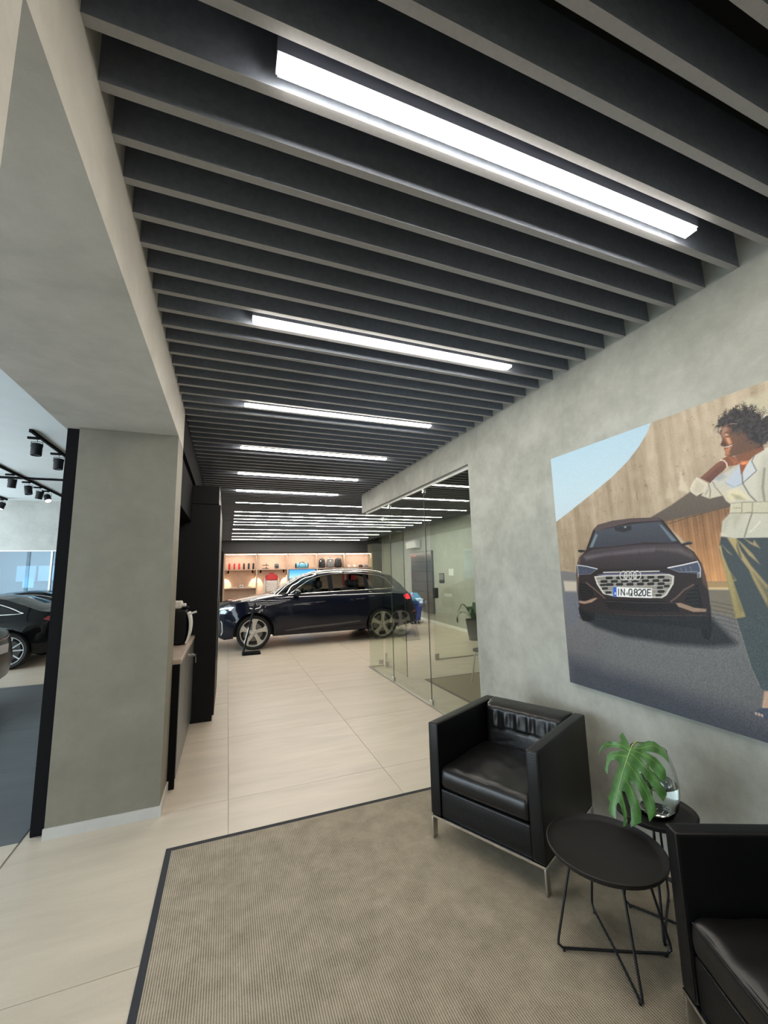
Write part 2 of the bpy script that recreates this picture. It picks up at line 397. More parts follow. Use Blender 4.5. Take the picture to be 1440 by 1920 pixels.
# left: pillars and beam
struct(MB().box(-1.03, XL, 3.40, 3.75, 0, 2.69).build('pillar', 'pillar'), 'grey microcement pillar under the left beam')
struct(MB().box(-1.03, XL, -2.6, 0.80, 0, 2.69).build('pillar_near', 'beam'))
struct(MB().box(-1.13, XL, -2.6, 3.75, 2.69, 4.1).build('beam', 'beam'))
struct(MB().box(-1.13, XL, 3.75, 17.95, 2.69, 4.1).build('beam_rear', 'black_matt'))
struct(MB().box(-1.115, -1.03, 3.44, 3.75, 0.02, 2.69).build('trim_5', 'black_matt'))
mb = MB(); mb.box(-1.035, XL-0.0, 3.388, 3.40, 0, 0.065); mb.box(XL, XL+0.012, 3.388, 3.75, 0, 0.065)
struct(mb.build('baseboard_left', 'baseboard'))
struct(MB().box(-1.12, -1.03, 3.46, 3.62, 0, 0.02).build('trim_6', 'black_matt'))
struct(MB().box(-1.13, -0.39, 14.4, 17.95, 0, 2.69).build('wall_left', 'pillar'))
struct(MB().box(-4.7, 2.39, -2.75, -2.6, 0, 4.1).build('wall_rear', 'wall'))
# niche behind the pillar
struct(MB().box(-1.13, -0.95, 3.75, 7.4, 0, 2.69).build('wall_niche', 'black_matt'))
struct(MB().box(-0.95, -0.42, 3.75, 5.24, 2.25, 2.69).build('trim_7', 'black_matt'))

# ceilings
ce = struct(MB().box(-0.39, 6.75, -2.6, 17.95, 3.26, 3.32).build('ceiling', 'black_ceiling'))
slat_src = {}
def slat(x0, x1, y):
    k = (round(x0,2), round(x1,2))
    if k not in slat_src:
        L_, t = x1-x0, 0.0145
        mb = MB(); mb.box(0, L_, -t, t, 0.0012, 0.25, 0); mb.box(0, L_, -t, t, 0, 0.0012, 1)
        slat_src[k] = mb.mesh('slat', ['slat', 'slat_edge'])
    o = bpy.data.objects.new('slat', slat_src[k]); COL.objects.link(o); o.parent = ce; o.location = (x0, y, ZS)
S0 = 1.046
for k in range(-18, 108):
    y = S0 + k*PITCH_S
    if y > 17.4: break
    if y < 7.03:
        slat(XL, XR, y)
        if y > 2.95: slat(XR+0.13, farx(2.9)-0.01, y)
    else: slat(XL, farx(7.0)-0.01, y)
struct(MB().box(-7.5, -1.13, -2.6, 14.6, 3.9, 4.1).build('ceiling_hall', 'white_ceiling'))
# hall far wall with a long window band
mb = MB(); mb.box(-7.5, -1.13, 14.4, 14.55, 2.47, 3.9); mb.box(-4.30, -1.13, 14.4, 14.55, 0, 2.47); mb.box(-7.5,-4.3,14.4,14.55,0,0.5)
struct(mb.build('wall_hall', 'hallwall'))
w1 = struct(MB().box(-7.5, -4.78, 14.46, 14.47, 0.5, 2.45).build('window_1', 'blue_glass'))
MB().box(-7.5, -4.3, 14.40, 14.50, 2.44, 2.47).build('window_frame', 'white_plastic', w1)
MB().box(-4.79, -4.745, 14.42, 14.50, 0.5, 2.45).build('window_frame', 'white_plastic', w1)
MB().box(-4.745, -4.30, 14.46, 14.47, 0.5, 2.45).build('pane', 'blue_glass', w1)
mb = MB(); mb.box(-7.6,-4.2,17.0,17.15,0,2.8); mb.box(-7.6,-7.5,14.55,17,0,2.8); mb.box(-4.3,-4.2,14.55,17,0,2.8)
struct(mb.build('wall_workshop', M['hallwall']))
struct(MB().box(-7.6,-4.2,14.55,17.15,2.8,2.9).build('ceiling_workshop', 'white_ceiling'))

# street front of the hall: posts and rails of the shop window
w2 = struct(MB().box(-7.5, -7.38, -2.6, 14.4, 0, 0.12).build('window_2', 'steel'))
for y in (-2.6, 0.2, 3.0, 5.8, 8.6, 11.4, 14.2): MB().box(-7.5, -7.4, y, y+.08, .12, 3.9).build('mullion', 'steel', w2)
MB().box(-7.5, -7.4, -2.6, 14.4, 3.6, 3.9).build('head_rail', 'steel', w2)
# ------------------------------------------------------------------ ceiling strips
def strip(x0, x1, y, label, grp, n, lm='led', dz=-0.012):
    t = thing('ceiling_light', label, 'ceiling light', ((x0+x1)/2, y, ZS), 0, grp)
    h = (x1-x0)/2
    mb = MB(); mb.box(-h-.006, h+.006, -.029, -.0235, 0.0, .075); mb.box(-h-.006, h+.006, .0235, .029, 0.0, .075); mb.box(-h-.006, -h, -.0235, .0235, 0, .075); mb.box(h, h+.006, -.0235, .0235, 0, .075); mb.box(-h-.006, h+.006, -.029, .029, .075, .08)
    mb.build('housing', 'housing', t)
    MB().box(-h, h, -.0235, .0235, dz, 0.006).build('diffuser', lm, t)
    return t
ORD = ['nearest to the viewer', 'second', 'third', 'fourth', 'fifth', 'sixth', 'seventh', 'eighth', 'ninth', 'tenth', 'eleventh', 'twelfth']
short = [0.09+0.0, 1.81]
LP = 8*PITCH_S
for n in range(-2, 6):
    y = S0 - PITCH_S/2 + LP*n
    lab = 'short white strip light between the corridor slats, %s counted from the viewer' % ['nearest', 'second', 'third', 'fourth', 'fifth', 'sixth'][n] if n >= 0 else ('short white strip light overhead, out of view above the viewer', 'short white strip light overhead, out of view behind the viewer')[-1-n]
    strip(0.09, 1.81, y, lab, 'short ceiling strips over the corridor', n)
far_n = [6, 7, 7.5, 8, 8.5, 9, 10, 11, 12, 13]
for i, n in enumerate(far_n):
    y = S0 - PITCH_S/2 + LP*n
    k = round((y - S0)/PITCH_S - 0.5); y = S0 + (k+0.5)*PITCH_S
    strip(0.10, 5.26, y, 'long white strip light over the car, %s counted from the corridor towards the shelves' % ['first','second','third','fourth','fifth','sixth','seventh','eighth','ninth','last'][i], 'long ceiling strips over the showroom', n, 'led_far', -0.001)

# ------------------------------------------------------------------ glass partition
g1 = thing('glass_partition', 'frameless glass partition along the corridor, three tall panes under the concrete lintel', 'glass partition', (XR+0.06, 3.47, 0))
for (y0, y1) in ((0.006, 1.135), (1.145, 2.335), (2.345, 3.44)):
    MB().box(-0.005, 0.005, y0, y1, 0.02, 2.665).build('pane', 'glass', g1)
for y in (1.14, 2.34): MB().box(-0.0045, 0.0045, y-0.004, y+0.004, 0.02, 2.665).build('joint_seal', 'seal', g1)
MB().box(-0.012, 0.012, 0, 3.46, 0.0, 0.022).build('floor_channel', 'steel', g1)
MB().box(-0.014, 0.014, 0, 3.46, 2.650, 2.680).build('head_channel', 'white_plastic', g1)
for y in (1.14, 2.34):
    for z in (0.055, 2.62):
        mb = MB(); mb.rbox((-0.012, y, z), (0.016, 0.055, 0.06), 0.006, 2); mb.rbox((0.012, y, z), (0.016, 0.055, 0.06), 0.006, 2)
        mb.build('patch_clamp', 'chrome', g1, 40)
g2 = thing('glass_end_partition', 'glass end wall of the office, meeting the corridor panes at a corner', 'glass partition', (0, 6.92, 0))
MB().box(XR+0.075, 2.58, -0.005, 0.005, 0.02, 2.665).build('pane', 'glass', g2)
MB().box(3.58, 5.60, -0.005, 0.005, 0.02, 2.665).build('pane', 'glass', g2)
MB().box(XR+0.075, 2.58, -0.012, 0.012, 0, 0.022).build('floor_channel', 'steel', g2)
MB().box(3.58, 5.60, -0.012, 0.012, 0, 0.022).build('floor_channel', 'steel', g2)
mb = MB(); mb.rbox((3.62, 0, 0.06), (0.09, 0.03, 0.10), 0.008, 2); mb.build('patch_clamp', 'steel', g2, 40)
mb = MB(); mb.rbox((2.53, 0, 0.075), (0.08, 0.03, 0.08), 0.008, 2); mb.build('patch_clamp', 'steel', g2, 40)
mb = MB(); mb.rbox((3.64, -0.01, 1.20), (0.10, 0.05, 0.19), 0.012, 2); mb.build('lock_box', 'black_matt', g2, 40)
gd = thing('glass_door', 'open frameless glass door standing ajar inside the office', 'glass door', (2.605, 6.87, 0))
MB().box(-0.005, 0.005, -0.90, -0.01, 0.015, 2.60).build('pane', 'glass', gd)
MB().box(-0.0055, 0.0055, -0.905, -0.9, 0.015, 2.60).build('edge_strip', 'seal', gd)
mb = MB(); mb.rbox((0, -0.04, 0.06), (0.03, 0.12, 0.08), 0.006, 2); mb.rbox((0, -0.04, 2.56), (0.03, 0.12, 0.08), 0.006, 2); mb.build('pivot_hinge', 'steel', gd, 40)
mb = MB(); mb.tube([(0.0, 0.0, 0.0), (0.0, 0.0, 0.22)], 0.016, 10); mb.build('pivot_post', 'steel', gd, 40)
MB().box(-0.01, 0.16, -0.05, 0.05, 0.0, 0.006).build('floor_plate', 'steel', gd)
# ------------------------------------------------------------------ print of the poster and outline of the leaf (millimetres)
POSTER_OPS = [
('p',[(-145,1601),(24,1673),(786,1595),(751,1539),(694,1477),(614,1412),(487,1336),(318,1258),(148,1182),(21,1128),(-208,1042)],(168,200,218),3,1,(196,212,218)),
('p',[(1220,1539),(1250,1541),(1321,1546),(1419,1572),(1393,1378),(1308,1445),(1244,1497)],(196,190,165),12,0.7,None),
('p',[(886,1182),(908,1271),(934,1173),(936,1152)],(222,212,190),8,0.6,None),
('p',[(812,1155),(843,1233),(858,1157),(849,1122)],(205,190,165),10,0.6,None),
('p',[(712,1055),(837,1106),(941,1159),(1069,1117),(1362,1153),(1339,977),(1109,1054),(971,1037),(813,1006)],(102,92,82),4,1,(88,80,72)),
('p',[(784,1022),(972,1039),(1109,1056),(1349,1057),(1301,699),(962,694),(921,857)],(128,96,68),6,1,(206,150,98)),
('wood',[(784,1022),(972,1039),(1109,1056),(1349,1057),(1301,699),(962,694),(921,857)]),
('l',[(814,1008),(971,1037),(1109,1056)],5,(70,62,55),0.8),
('p',[(-560,753),(29,762),(146,748),(963,698),(1302,702),(1159,-355),(-796,-1402)],(118,116,116),4,1,(66,70,78)),
('p',[(21,692),(139,690),(131,619),(26,618)],(198,186,168),8,0.9,None),
('p',[(20,615),(147,620),(144,456),(33,356)],(104,108,118),14,0.7,None),
('p',[(963,696),(1301,699),(1297,671),(963,666)],(168,140,98),2,1,None),
('p',[(962,670),(1298,677),(1297,665),(963,657)],(205,182,140),2,1,None),
('p',[(966,655),(1297,665),(1275,501),(1070,520),(966,556)],(122,114,98),8,0.9,None),
('l',[(969,602),(1032,592),(1086,582)],5,(72,68,66),0.6),
('l',[(967,582),(1030,572),(1083,561)],5,(72,68,66),0.6),
('l',[(964,561),(1027,553),(1080,540)],5,(72,68,66),0.6),
('l',[(961,541),(1025,533),(1078,519)],5,(72,68,66),0.6),
('l',[(959,521),(1022,513),(1075,498)],5,(72,68,66),0.6),
('l',[(956,500),(1020,493),(1072,478)],5,(72,68,66),0.6),
('l',[(953,480),(1017,474),(1069,457)],5,(72,68,66),0.6),
('p',[(10,162),(552,143),(1127,87),(1211,32),(1159,-355),(-151,-1056)],(60,65,76),60,0.75,None),
('p',[(323,332),(1053,389),(1100,191),(764,152),(301,156)],(112,118,116),60,0.45,None),
('p',[(143,450),(259,400),(460,367),(732,363),(939,380),(1023,398),(1056,415),(965,519)],(38,42,46),16,0.95,None),
('p',[(135,518),(264,503),(262,448),(210,428),(160,430),(138,474)],(22,22,24),2,1,None),
('p',[(915,599),(964,574),(955,455),(934,407),(909,422),(899,513)],(24,26,29),3,1,None),
('p',[(151,793),(178,850),(238,891),(317,1027),(356,1055),(468,1068),(596,1066),(756,1050),(787,1028),(862,901),(922,849),(950,790),(960,732),(965,648),(963,569),(950,520),(809,505),(595,487),(341,483),(142,508),(139,620),(140,722)],(44,36,37),2,1,None),
('p',[(317,1027),(356,1055),(468,1068),(596,1066),(756,1050),(775,1031),(593,1043),(334,1018)],(84,72,72),2,1,None),
('p',[(269,911),(335,1020),(592,1032),(766,1026),(850,910),(821,902),(672,917),(434,907)],(70,76,86),3,1,(58,60,68)),
('p',[(273,913),(335,1003),(348,989),(301,914)],(120,138,150),3,0.8,None),
('p',[(772,1007),(842,914),(817,912),(759,1009)],(120,135,148),3,0.7,None),
('p',[(476,1025),(591,1025),(588,998),(537,989),(480,1005)],(38,40,46),3,0.9,None),
('p',[(539,1016),(552,1028),(559,1014)],(150,155,160),2,1,None),
('p',[(176,796),(192,859),(293,899),(625,906),(850,896),(917,840),(920,805),(785,781),(376,772)],(72,64,68),4,1,(50,44,47)),
('p',[(223,858),(621,879),(712,878),(711,868),(387,859),(236,835)],(128,122,128),14,0.7,None),
('p',[(712,878),(857,873),(913,833),(915,814),(844,852)],(122,112,110),12,0.6,None),
('l',[(621,877),(632,782)],3,(44,38,40),0.8),
('l',[(444,874),(391,779)],3,(44,38,40),0.6),
('l',[(795,865),(765,784)],3,(44,38,40),0.6),
('p',[(859,896),(911,852),(948,789),(962,727),(964,657),(944,685),(938,779),(913,833)],(104,78,66),5,0.7,None),
('p',[(140,722),(173,837),(196,868),(177,798),(153,671),(142,607)],(120,96,82),4,0.7,None),
('p',[(178,904),(238,898),(236,888),(203,883),(176,891)],(36,34,36),1,1,None),
('p',[(857,895),(904,905),(921,900),(918,889),(870,884)],(40,38,40),1,1,None),
('l',[(864,895),(904,903),(920,898)],3,(150,140,125),1),
('p',[(153,804),(322,773),(259,740),(158,735)],(66,72,88),1,1,None),
('l',[(156,801),(239,789),(319,772)],6,(232,236,240),1),
('l',[(161,737),(259,739),(316,771)],3,(140,146,158),1),
('l',[(159,799),(159,722)],5,(190,200,215),1),
('p',[(777,770),(934,801),(943,779),(940,736),(859,742),(831,746)],(74,80,98),1,1,None),
('l',[(777,770),(865,785),(932,799)],7,(238,240,242),1),
('l',[(783,767),(835,746),(925,749)],3,(150,156,168),1),
('l',[(933,799),(942,765),(936,722)],5,(200,208,220),1),
('l',[(924,741),(939,743)],3,(220,224,228),1),
('l',[(923,734),(938,736)],3,(220,224,228),1),
('l',[(922,726),(937,728)],3,(220,224,228),1),
('l',[(921,718),(936,720)],3,(220,224,228),1),
('l',[(173,766),(182,747)],3,(120,126,140),1),
('l',[(198,766),(207,747)],3,(120,126,140),1),
('l',[(223,766),(232,747)],3,(120,126,140),1),
('l',[(843,767),(849,750)],3,(130,136,150),1),
('l',[(868,770),(873,750)],3,(130,136,150),1),
('l',[(893,774),(898,749)],3,(130,136,150),1),
('l',[(362,749),(557,751),(727,753)],6,(238,238,232),1),
('p',[(312,734),(373,743),(739,745),(789,736),(778,724),(342,720)],(92,92,118),2,1,None),
('p',[(288,724),(371,731),(779,736),(806,726),(797,684),(752,622),(725,606),(538,600),(411,603),(343,615),(304,671)],(206,203,194),1,1,None),
('p',[(301,717),(370,724),(774,730),(795,720),(787,686),(747,630),(722,614),(539,609),(414,612),(352,622),(316,674)],(142,138,130),1,1,None),
('p',[(373,714),(381,722),(423,723),(428,715),(420,706),(379,704)],(34,34,36),1,1,None),
('p',[(448,715),(456,723),(495,724),(500,716),(493,707),(454,706)],(34,34,36),1,1,None),
('p',[(519,716),(527,724),(564,725),(569,718),(562,709),(524,707)],(34,34,36),1,1,None),
('p',[(587,718),(594,725),(629,726),(634,719),(627,710),(592,709)],(34,34,36),1,1,None),
('p',[(651,719),(657,726),(691,727),(696,720),(689,712),(655,710)],(34,34,36),1,1,None),
('p',[(712,720),(718,727),(750,728),(754,721),(748,713),(716,712)],(34,34,36),1,1,None),
('l',[(296,700),(796,711)],2,(232,230,222),0.9),
('p',[(331,691),(339,700),(382,701),(388,693),(379,684),(337,682)],(34,34,36),1,1,None),
('p',[(408,693),(416,702),(456,703),(462,695),(454,686),(414,684)],(34,34,36),1,1,None),
('p',[(481,695),(489,703),(527,705),(532,697),(525,688),(486,686)],(34,34,36),1,1,None),
('p',[(550,697),(557,705),(594,706),(599,699),(592,690),(555,688)],(34,34,36),1,1,None),
('p',[(616,699),(623,706),(657,708),(662,700),(655,692),(621,690)],(34,34,36),1,1,None),
('p',[(679,700),(685,708),(718,709),(722,702),(716,693),(683,692)],(34,34,36),1,1,None),
('p',[(738,702),(745,709),(776,710),(780,703),(774,695),(743,694)],(34,34,36),1,1,None),
('l',[(300,678),(789,693)],2,(232,230,222),0.9),
('p',[(368,672),(376,681),(418,682),(423,674),(415,665),(374,663)],(34,34,36),1,1,None),
('p',[(443,675),(451,683),(490,685),(495,677),(488,668),(449,666)],(34,34,36),1,1,None),
('p',[(514,677),(522,685),(559,687),(564,679),(557,670),(520,668)],(34,34,36),1,1,None),
('p',[(582,679),(589,687),(624,689),(629,681),(622,672),(587,671)],(34,34,36),1,1,None),
('p',[(646,681),(653,689),(686,691),(691,683),(684,675),(651,673)],(34,34,36),1,1,None),
('p',[(707,683),(714,691),(746,692),(750,685),(744,677),(712,675)],(34,34,36),1,1,None),
('l',[(317,658),(782,676)],2,(232,230,222),0.9),
('l',[(331,633),(764,654)],2,(232,230,222),0.9),
('p',[(702,641),(708,648),(740,650),(745,643),(738,635),(706,633)],(34,34,36),1,1,None),
('l',[(351,610),(747,633)],2,(232,230,222),0.9),
('p',[(337,648),(344,655),(380,657),(385,650),(378,642),(342,640)],(40,40,42),1,1,None),
('p',[(359,622),(366,630),(402,632),(407,625),(400,617),(364,614)],(40,40,42),1,1,None),
('p',[(382,672),(389,680),(424,681),(429,674),(422,666),(387,664)],(40,40,42),1,1,None),
('p',[(701,662),(706,668),(734,670),(738,664),(733,656),(705,654)],(40,40,42),1,1,None),
('p',[(741,671),(746,677),(773,679),(776,673),(771,665),(744,664)],(40,40,42),1,1,None),
('p',[(707,639),(712,645),(740,647),(743,641),(738,634),(710,632)],(40,40,42),1,1,None),
('p',[(688,620),(693,626),(722,628),(725,622),(720,615),(692,612)],(40,40,42),1,1,None),
('p',[(325,669),(332,676),(369,678),(374,671),(367,663),(330,661)],(40,40,42),1,1,None),
('l',[(529,728),(527,719),(523,712),(516,706),(508,702),(500,701),(492,702),(485,706),(479,712),(476,719),(476,728),(478,736),(483,744),(490,750),(498,754),(506,755),(514,753),(521,750),(526,744),(529,736),(529,728)],9,(60,60,60),0.6),
('l',[(559,728),(557,720),(552,713),(546,707),(538,703),(530,701),(522,703),(515,706),(510,712),(507,720),(507,728),(509,737),(514,744),(521,750),(528,754),(537,755),(545,754),(551,750),(556,744),(559,737),(559,728)],9,(60,60,60),0.6),
('l',[(588,729),(586,721),(581,713),(575,708),(568,704),(560,702),(552,704),(545,707),(540,713),(537,721),(537,729),(539,737),(544,745),(550,751),(558,754),(566,756),(574,754),(580,750),(585,744),(588,737),(588,729)],9,(60,60,60),0.6),
('l',[(617,729),(614,721),(610,714),(604,708),(596,705),(589,703),(581,704),(574,708),(570,714),(567,721),(567,730),(569,738),(573,745),(580,751),(587,755),(595,756),(603,754),(609,751),(614,745),(616,738),(617,729)],9,(60,60,60),0.6),
('l',[(528,728),(527,721),(523,715),(519,709),(513,705),(507,703),(500,702),(493,703),(487,705),(483,709),(479,715),(477,721),(477,728),(479,735),(482,741),(487,746),(493,750),(500,753),(506,754),(513,753),(518,750),(523,746),(526,741),(528,734),(528,728)],6,(226,225,218),1),
('l',[(558,728),(556,722),(553,716),(549,710),(543,706),(537,704),(530,703),(524,703),(518,706),(513,710),(510,715),(508,722),(508,728),(510,735),(513,741),(518,747),(524,751),(530,753),(537,754),(543,753),(548,750),(553,746),(556,741),(558,735),(558,728)],6,(226,225,218),1),
('l',[(587,729),(585,722),(582,716),(578,711),(572,707),(566,704),(560,703),(554,704),(548,707),(543,711),(540,716),(538,722),(538,729),(540,736),(543,742),(548,747),(553,751),(560,754),(566,754),(572,753),(578,751),(582,747),(585,742),(587,735),(587,729)],6,(226,225,218),1),
('l',[(615,729),(614,723),(611,717),(606,712),(601,708),(595,705),(589,704),(583,705),(577,708),(573,712),(569,717),(568,723),(568,730),(569,736),(573,742),(577,747),(583,751),(589,754),(595,755),(601,754),(606,751),(611,747),(614,742),(615,736),(615,729)],6,(226,225,218),1),
('p',[(422,659),(673,658),(666,603),(415,600)],(238,238,236),1,1,None),
('p',[(422,659),(446,659),(440,602),(415,601)],(42,92,190),1,1,None),
('p',[(428,627),(439,627),(437,612),(426,612)],(190,205,230),2,1,None),
('l',[(459,648),(454,610)],8,(22,24,30),1),
('l',[(472,611),(477,648),(495,611),(499,648)],8,(22,24,30),1),
('l',[(535,649),(544,649),(548,641),(545,620),(539,612),(530,612),(525,619),(528,641),(535,649)],8,(22,24,30),1),
('l',[(538,623),(545,609)],8,(22,24,30),1),
('l',[(569,649),(577,649),(581,644),(580,636),(575,632),(567,632),(563,636),(563,643),(569,649)],8,(22,24,30),1),
('l',[(567,632),(575,632),(580,626),(579,618),(572,613),(565,613),(559,618),(560,625),(567,632)],8,(22,24,30),1),
('l',[(589,643),(595,649),(604,649),(608,642),(606,635),(585,613),(605,614)],8,(22,24,30),1),
('l',[(622,649),(629,650),(634,643),(631,621),(625,614),(617,614),(612,621),(615,642),(622,649)],8,(22,24,30),1),
('l',[(664,650),(646,650),(641,615),(660,615)],8,(22,24,30),1),
('l',[(643,632),(659,632)],8,(22,24,30),1),
('p',[(508,624),(515,630),(520,625),(518,614),(507,614)],(120,120,125),2,1,None),
('p',[(163,681),(217,672),(262,642),(272,602),(228,573),(169,564),(157,620)],(22,20,22),2,1,None),
('l',[(176,661),(253,654)],3,(78,72,74),0.7),
('l',[(174,642),(251,637)],3,(78,72,74),0.7),
('l',[(172,623),(249,620)],3,(78,72,74),0.7),
('l',[(169,604),(247,602)],3,(78,72,74),0.7),
('l',[(167,585),(245,585)],3,(78,72,74),0.7),
('p',[(840,595),(867,644),(917,684),(923,661),(928,600),(929,570),(875,570)],(24,24,27),2,1,None),
('l',[(863,659),(919,665)],3,(70,72,76),0.7),
('l',[(860,639),(916,646)],3,(70,72,76),0.7),
('l',[(858,620),(914,627)],3,(70,72,76),0.7),
('l',[(855,600),(911,608)],3,(70,72,76),0.7),
('l',[(853,581),(909,589)],3,(70,72,76),0.7),
('l',[(218,684),(288,637),(334,602),(354,586)],9,(122,98,86),0.9),
('l',[(898,682),(848,654),(804,613),(771,591)],11,(104,86,80),0.9),
('p',[(140,561),(195,559),(279,586),(299,584),(249,556),(186,541),(146,546)],(160,132,112),1,1,None),
('p',[(792,582),(820,586),(888,565),(944,563),(940,549),(880,543),(807,565)],(150,126,108),1,1,None),
('p',[(339,579),(719,592),(799,578),(814,539),(600,522),(374,523)],(26,24,26),3,1,None),
('l',[(173,502),(342,491),(597,501),(937,531)],4,(104,98,94),0.7),
('l',[(351,568),(583,572),(780,583)],3,(112,100,94),0.7),
('p',[(134,505),(384,494),(597,498),(949,529),(941,462),(592,462),(266,455)],(30,32,35),6,0.85,None),
('p',[(1056,918),(1239,897),(1349,884),(1326,589),(1261,232),(1156,219),(1126,229),(1098,320),(1085,415),(1069,520),(1068,551),(1058,641),(1050,759),(1038,853)],(62,71,74),2,1,(72,84,88)),
('p',[(1039,869),(1049,874),(1052,826),(1068,758),(1094,706),(1079,700),(1090,637),(1108,539),(1067,527),(1057,661),(1047,764)],(176,158,108),3,1,(150,138,92)),
('p',[(1071,758),(1093,707),(1077,705)],(62,71,74),3,0.6,None),
('p',[(1079,682),(1100,563),(1087,562),(1080,641)],(120,112,82),6,0.7,None),
('p',[(1080,909),(1116,905),(1129,843),(1160,772),(1211,684),(1198,589),(1158,713),(1149,754),(1121,810)],(178,160,112),4,1,(150,136,96)),
('p',[(1116,879),(1128,807),(1121,815),(1114,859)],(60,62,58),4,0.9,None),
('p',[(1162,742),(1208,665),(1203,627),(1174,708)],(92,92,80),6,0.7,None),
('p',[(1115,905),(1141,872),(1173,825),(1195,776),(1156,821)],(170,152,110),3,0.9,None),
('p',[(1145,902),(1180,874),(1186,889),(1205,848),(1171,870)],(168,150,112),3,0.9,None),
('p',[(1052,879),(1071,851),(1093,822),(1074,836)],(150,140,108),3,0.9,None),
('l',[(1069,520),(1085,415),(1098,320),(1120,242)],4,(140,138,128),0.8),
('p',[(1135,220),(1158,228),(1147,146),(1117,144)],(196,164,142),3,1,None),
('p',[(1070,110),(1092,124),(1115,144),(1148,153),(1156,97),(1113,102)],(70,80,96),2,1,None),
('p',[(1085,118),(1095,120),(1095,108),(1088,108)],(206,176,158),2,1,None),
('p',[(1097,118),(1106,120),(1106,107),(1099,107)],(206,176,158),2,1,None),
('p',[(1108,117),(1117,119),(1117,106),(1110,106)],(206,176,158),2,1,None),
('p',[(1176,1247),(1184,1230),(1239,1275),(1263,1290),(1292,1295),(1400,1248),(1402,1068),(1348,865),(1235,895),(1117,903),(1054,918),(1071,988),(1105,1020),(1116,1067),(1099,1086),(1092,1112),(1113,1186)],(206,203,190),2,1,(196,194,178)),
('p',[(1176,1247),(1117,1222),(1068,1205),(1039,1186),(993,1130),(1029,1108),(1089,1113),(1099,1086),(1116,1067),(1145,1118),(1176,1172)],(188,190,188),3,1,(206,196,168)),
('p',[(984,1229),(1034,1182),(1011,1149),(971,1132),(948,1156),(943,1174),(958,1203)],(212,204,184),2,1,None),
('p',[(983,1211),(1015,1180),(995,1147),(968,1144),(957,1164)],(188,178,156),10,0.8,None),
('l',[(1034,1182),(1038,1148),(1031,1115)],8,(140,126,104),0.8),
('l',[(1054,1187),(1062,1160),(1084,1118)],8,(148,136,112),0.8),
('l',[(1012,1131),(1029,1154)],7,(158,138,108),0.8),
('p',[(1056,1203),(1103,1222),(1111,1199),(1084,1188)],(150,156,162),8,0.7,None),
('p',[(1107,1173),(1179,1243),(1177,1156),(1136,1127)],(186,196,208),2,1,None),
('l',[(1107,1173),(1139,1144),(1177,1152)],5,(150,155,165),0.8),
('p',[(1178,1198),(1240,1274),(1226,1247),(1237,1200),(1177,1155)],(198,204,208),2,1,None),
('l',[(1240,1274),(1225,1248),(1237,1200),(1177,1155)],6,(110,110,108),0.8),
('l',[(1179,1243),(1180,1197),(1177,1155),(1196,1096),(1217,1062)],8,(112,110,106),0.8),
('p',[(1112,1129),(1149,1142),(1189,1094),(1197,1077),(1154,1080),(1120,1082),(1109,1109)],(224,214,176),8,0.8,None),
('p',[(1126,1112),(1157,1100),(1177,1076),(1141,1083)],(158,150,126),8,0.8,None),
('p',[(1239,1177),(1275,1265),(1285,1243),(1260,1058),(1231,1071)],(178,176,158),14,0.7,None),
('l',[(1267,1202),(1249,1117),(1248,1060)],12,(128,124,108),0.6),
('p',[(1117,1070),(1166,1067),(1256,1054),(1397,1034),(1391,989),(1249,1004),(1159,1017),(1109,1023)],(198,194,170),1,1,None),
('l',[(1117,1070),(1166,1067),(1256,1054),(1397,1034)],4,(136,130,110),0.8),
('l',[(1109,1023),(1159,1017),(1249,1004),(1391,989)],5,(120,116,98),0.8),
('l',[(1162,1066),(1203,1061),(1196,1015),(1155,1017),(1162,1066)],5,(150,142,116),1),
('l',[(1126,1045),(1130,1045)],4,(120,112,95),1),
('l',[(1136,1043),(1140,1044)],4,(120,112,95),1),
('l',[(1147,1042),(1151,1042)],4,(120,112,95),1),
('p',[(1072,988),(1104,1016),(1110,1003),(1091,965),(1065,935)],(178,174,156),12,0.7,None),
('p',[(1118,1014),(1155,1013),(1141,983),(1117,954)],(170,164,142),14,0.7,None),
('l',[(1194,1009),(1171,956),(1151,905)],7,(120,116,100),0.8),
('l',[(1220,969),(1191,938),(1173,925)],10,(222,218,205),0.7),
('p',[(1056,932),(1091,913),(1117,903),(1054,917)],(216,210,192),6,0.8,None),
('p',[(1110,1287),(1125,1250),(1104,1230),(1072,1211),(1041,1185),(1000,1221),(1039,1246),(1076,1271)],(118,76,62),2,1,(98,66,56)),
('p',[(1111,1283),(1076,1269),(1004,1221),(1015,1212),(1078,1253),(1116,1269)],(138,92,76),8,0.7,None),
('p',[(1114,1293),(1142,1300),(1161,1285),(1180,1252),(1162,1246),(1124,1249),(1108,1287)],(132,82,60),2,1,None),
('p',[(1140,1291),(1177,1256),(1156,1252)],(176,108,74),8,0.8,None),
('l',[(1102,1287),(1116,1281),(1125,1264),(1125,1248)],6,(226,214,200),1),
('p',[(1161,1289),(1182,1292),(1230,1302),(1275,1308),(1278,1287),(1239,1272),(1213,1251),(1176,1198),(1178,1252)],(128,84,62),3,1,None),
('p',[(1180,1248),(1184,1257),(1213,1253),(1202,1238),(1186,1236)],(232,144,90),6,1,None),
('p',[(1180,1241),(1200,1238),(1180,1199)],(150,78,50),4,1,None),
('p',[(1148,1456),(1127,1447),(1118,1424),(1119,1399),(1121,1384),(1112,1362),(1115,1355),(1125,1349),(1124,1333),(1128,1323),(1124,1303),(1144,1293),(1175,1292),(1229,1298),(1275,1308),(1297,1356),(1211,1409),(1169,1453)],(120,84,66),2,1,(104,76,62)),
('p',[(1147,1448),(1128,1442),(1121,1419),(1125,1392),(1142,1408),(1152,1430)],(168,130,110),8,0.8,None),
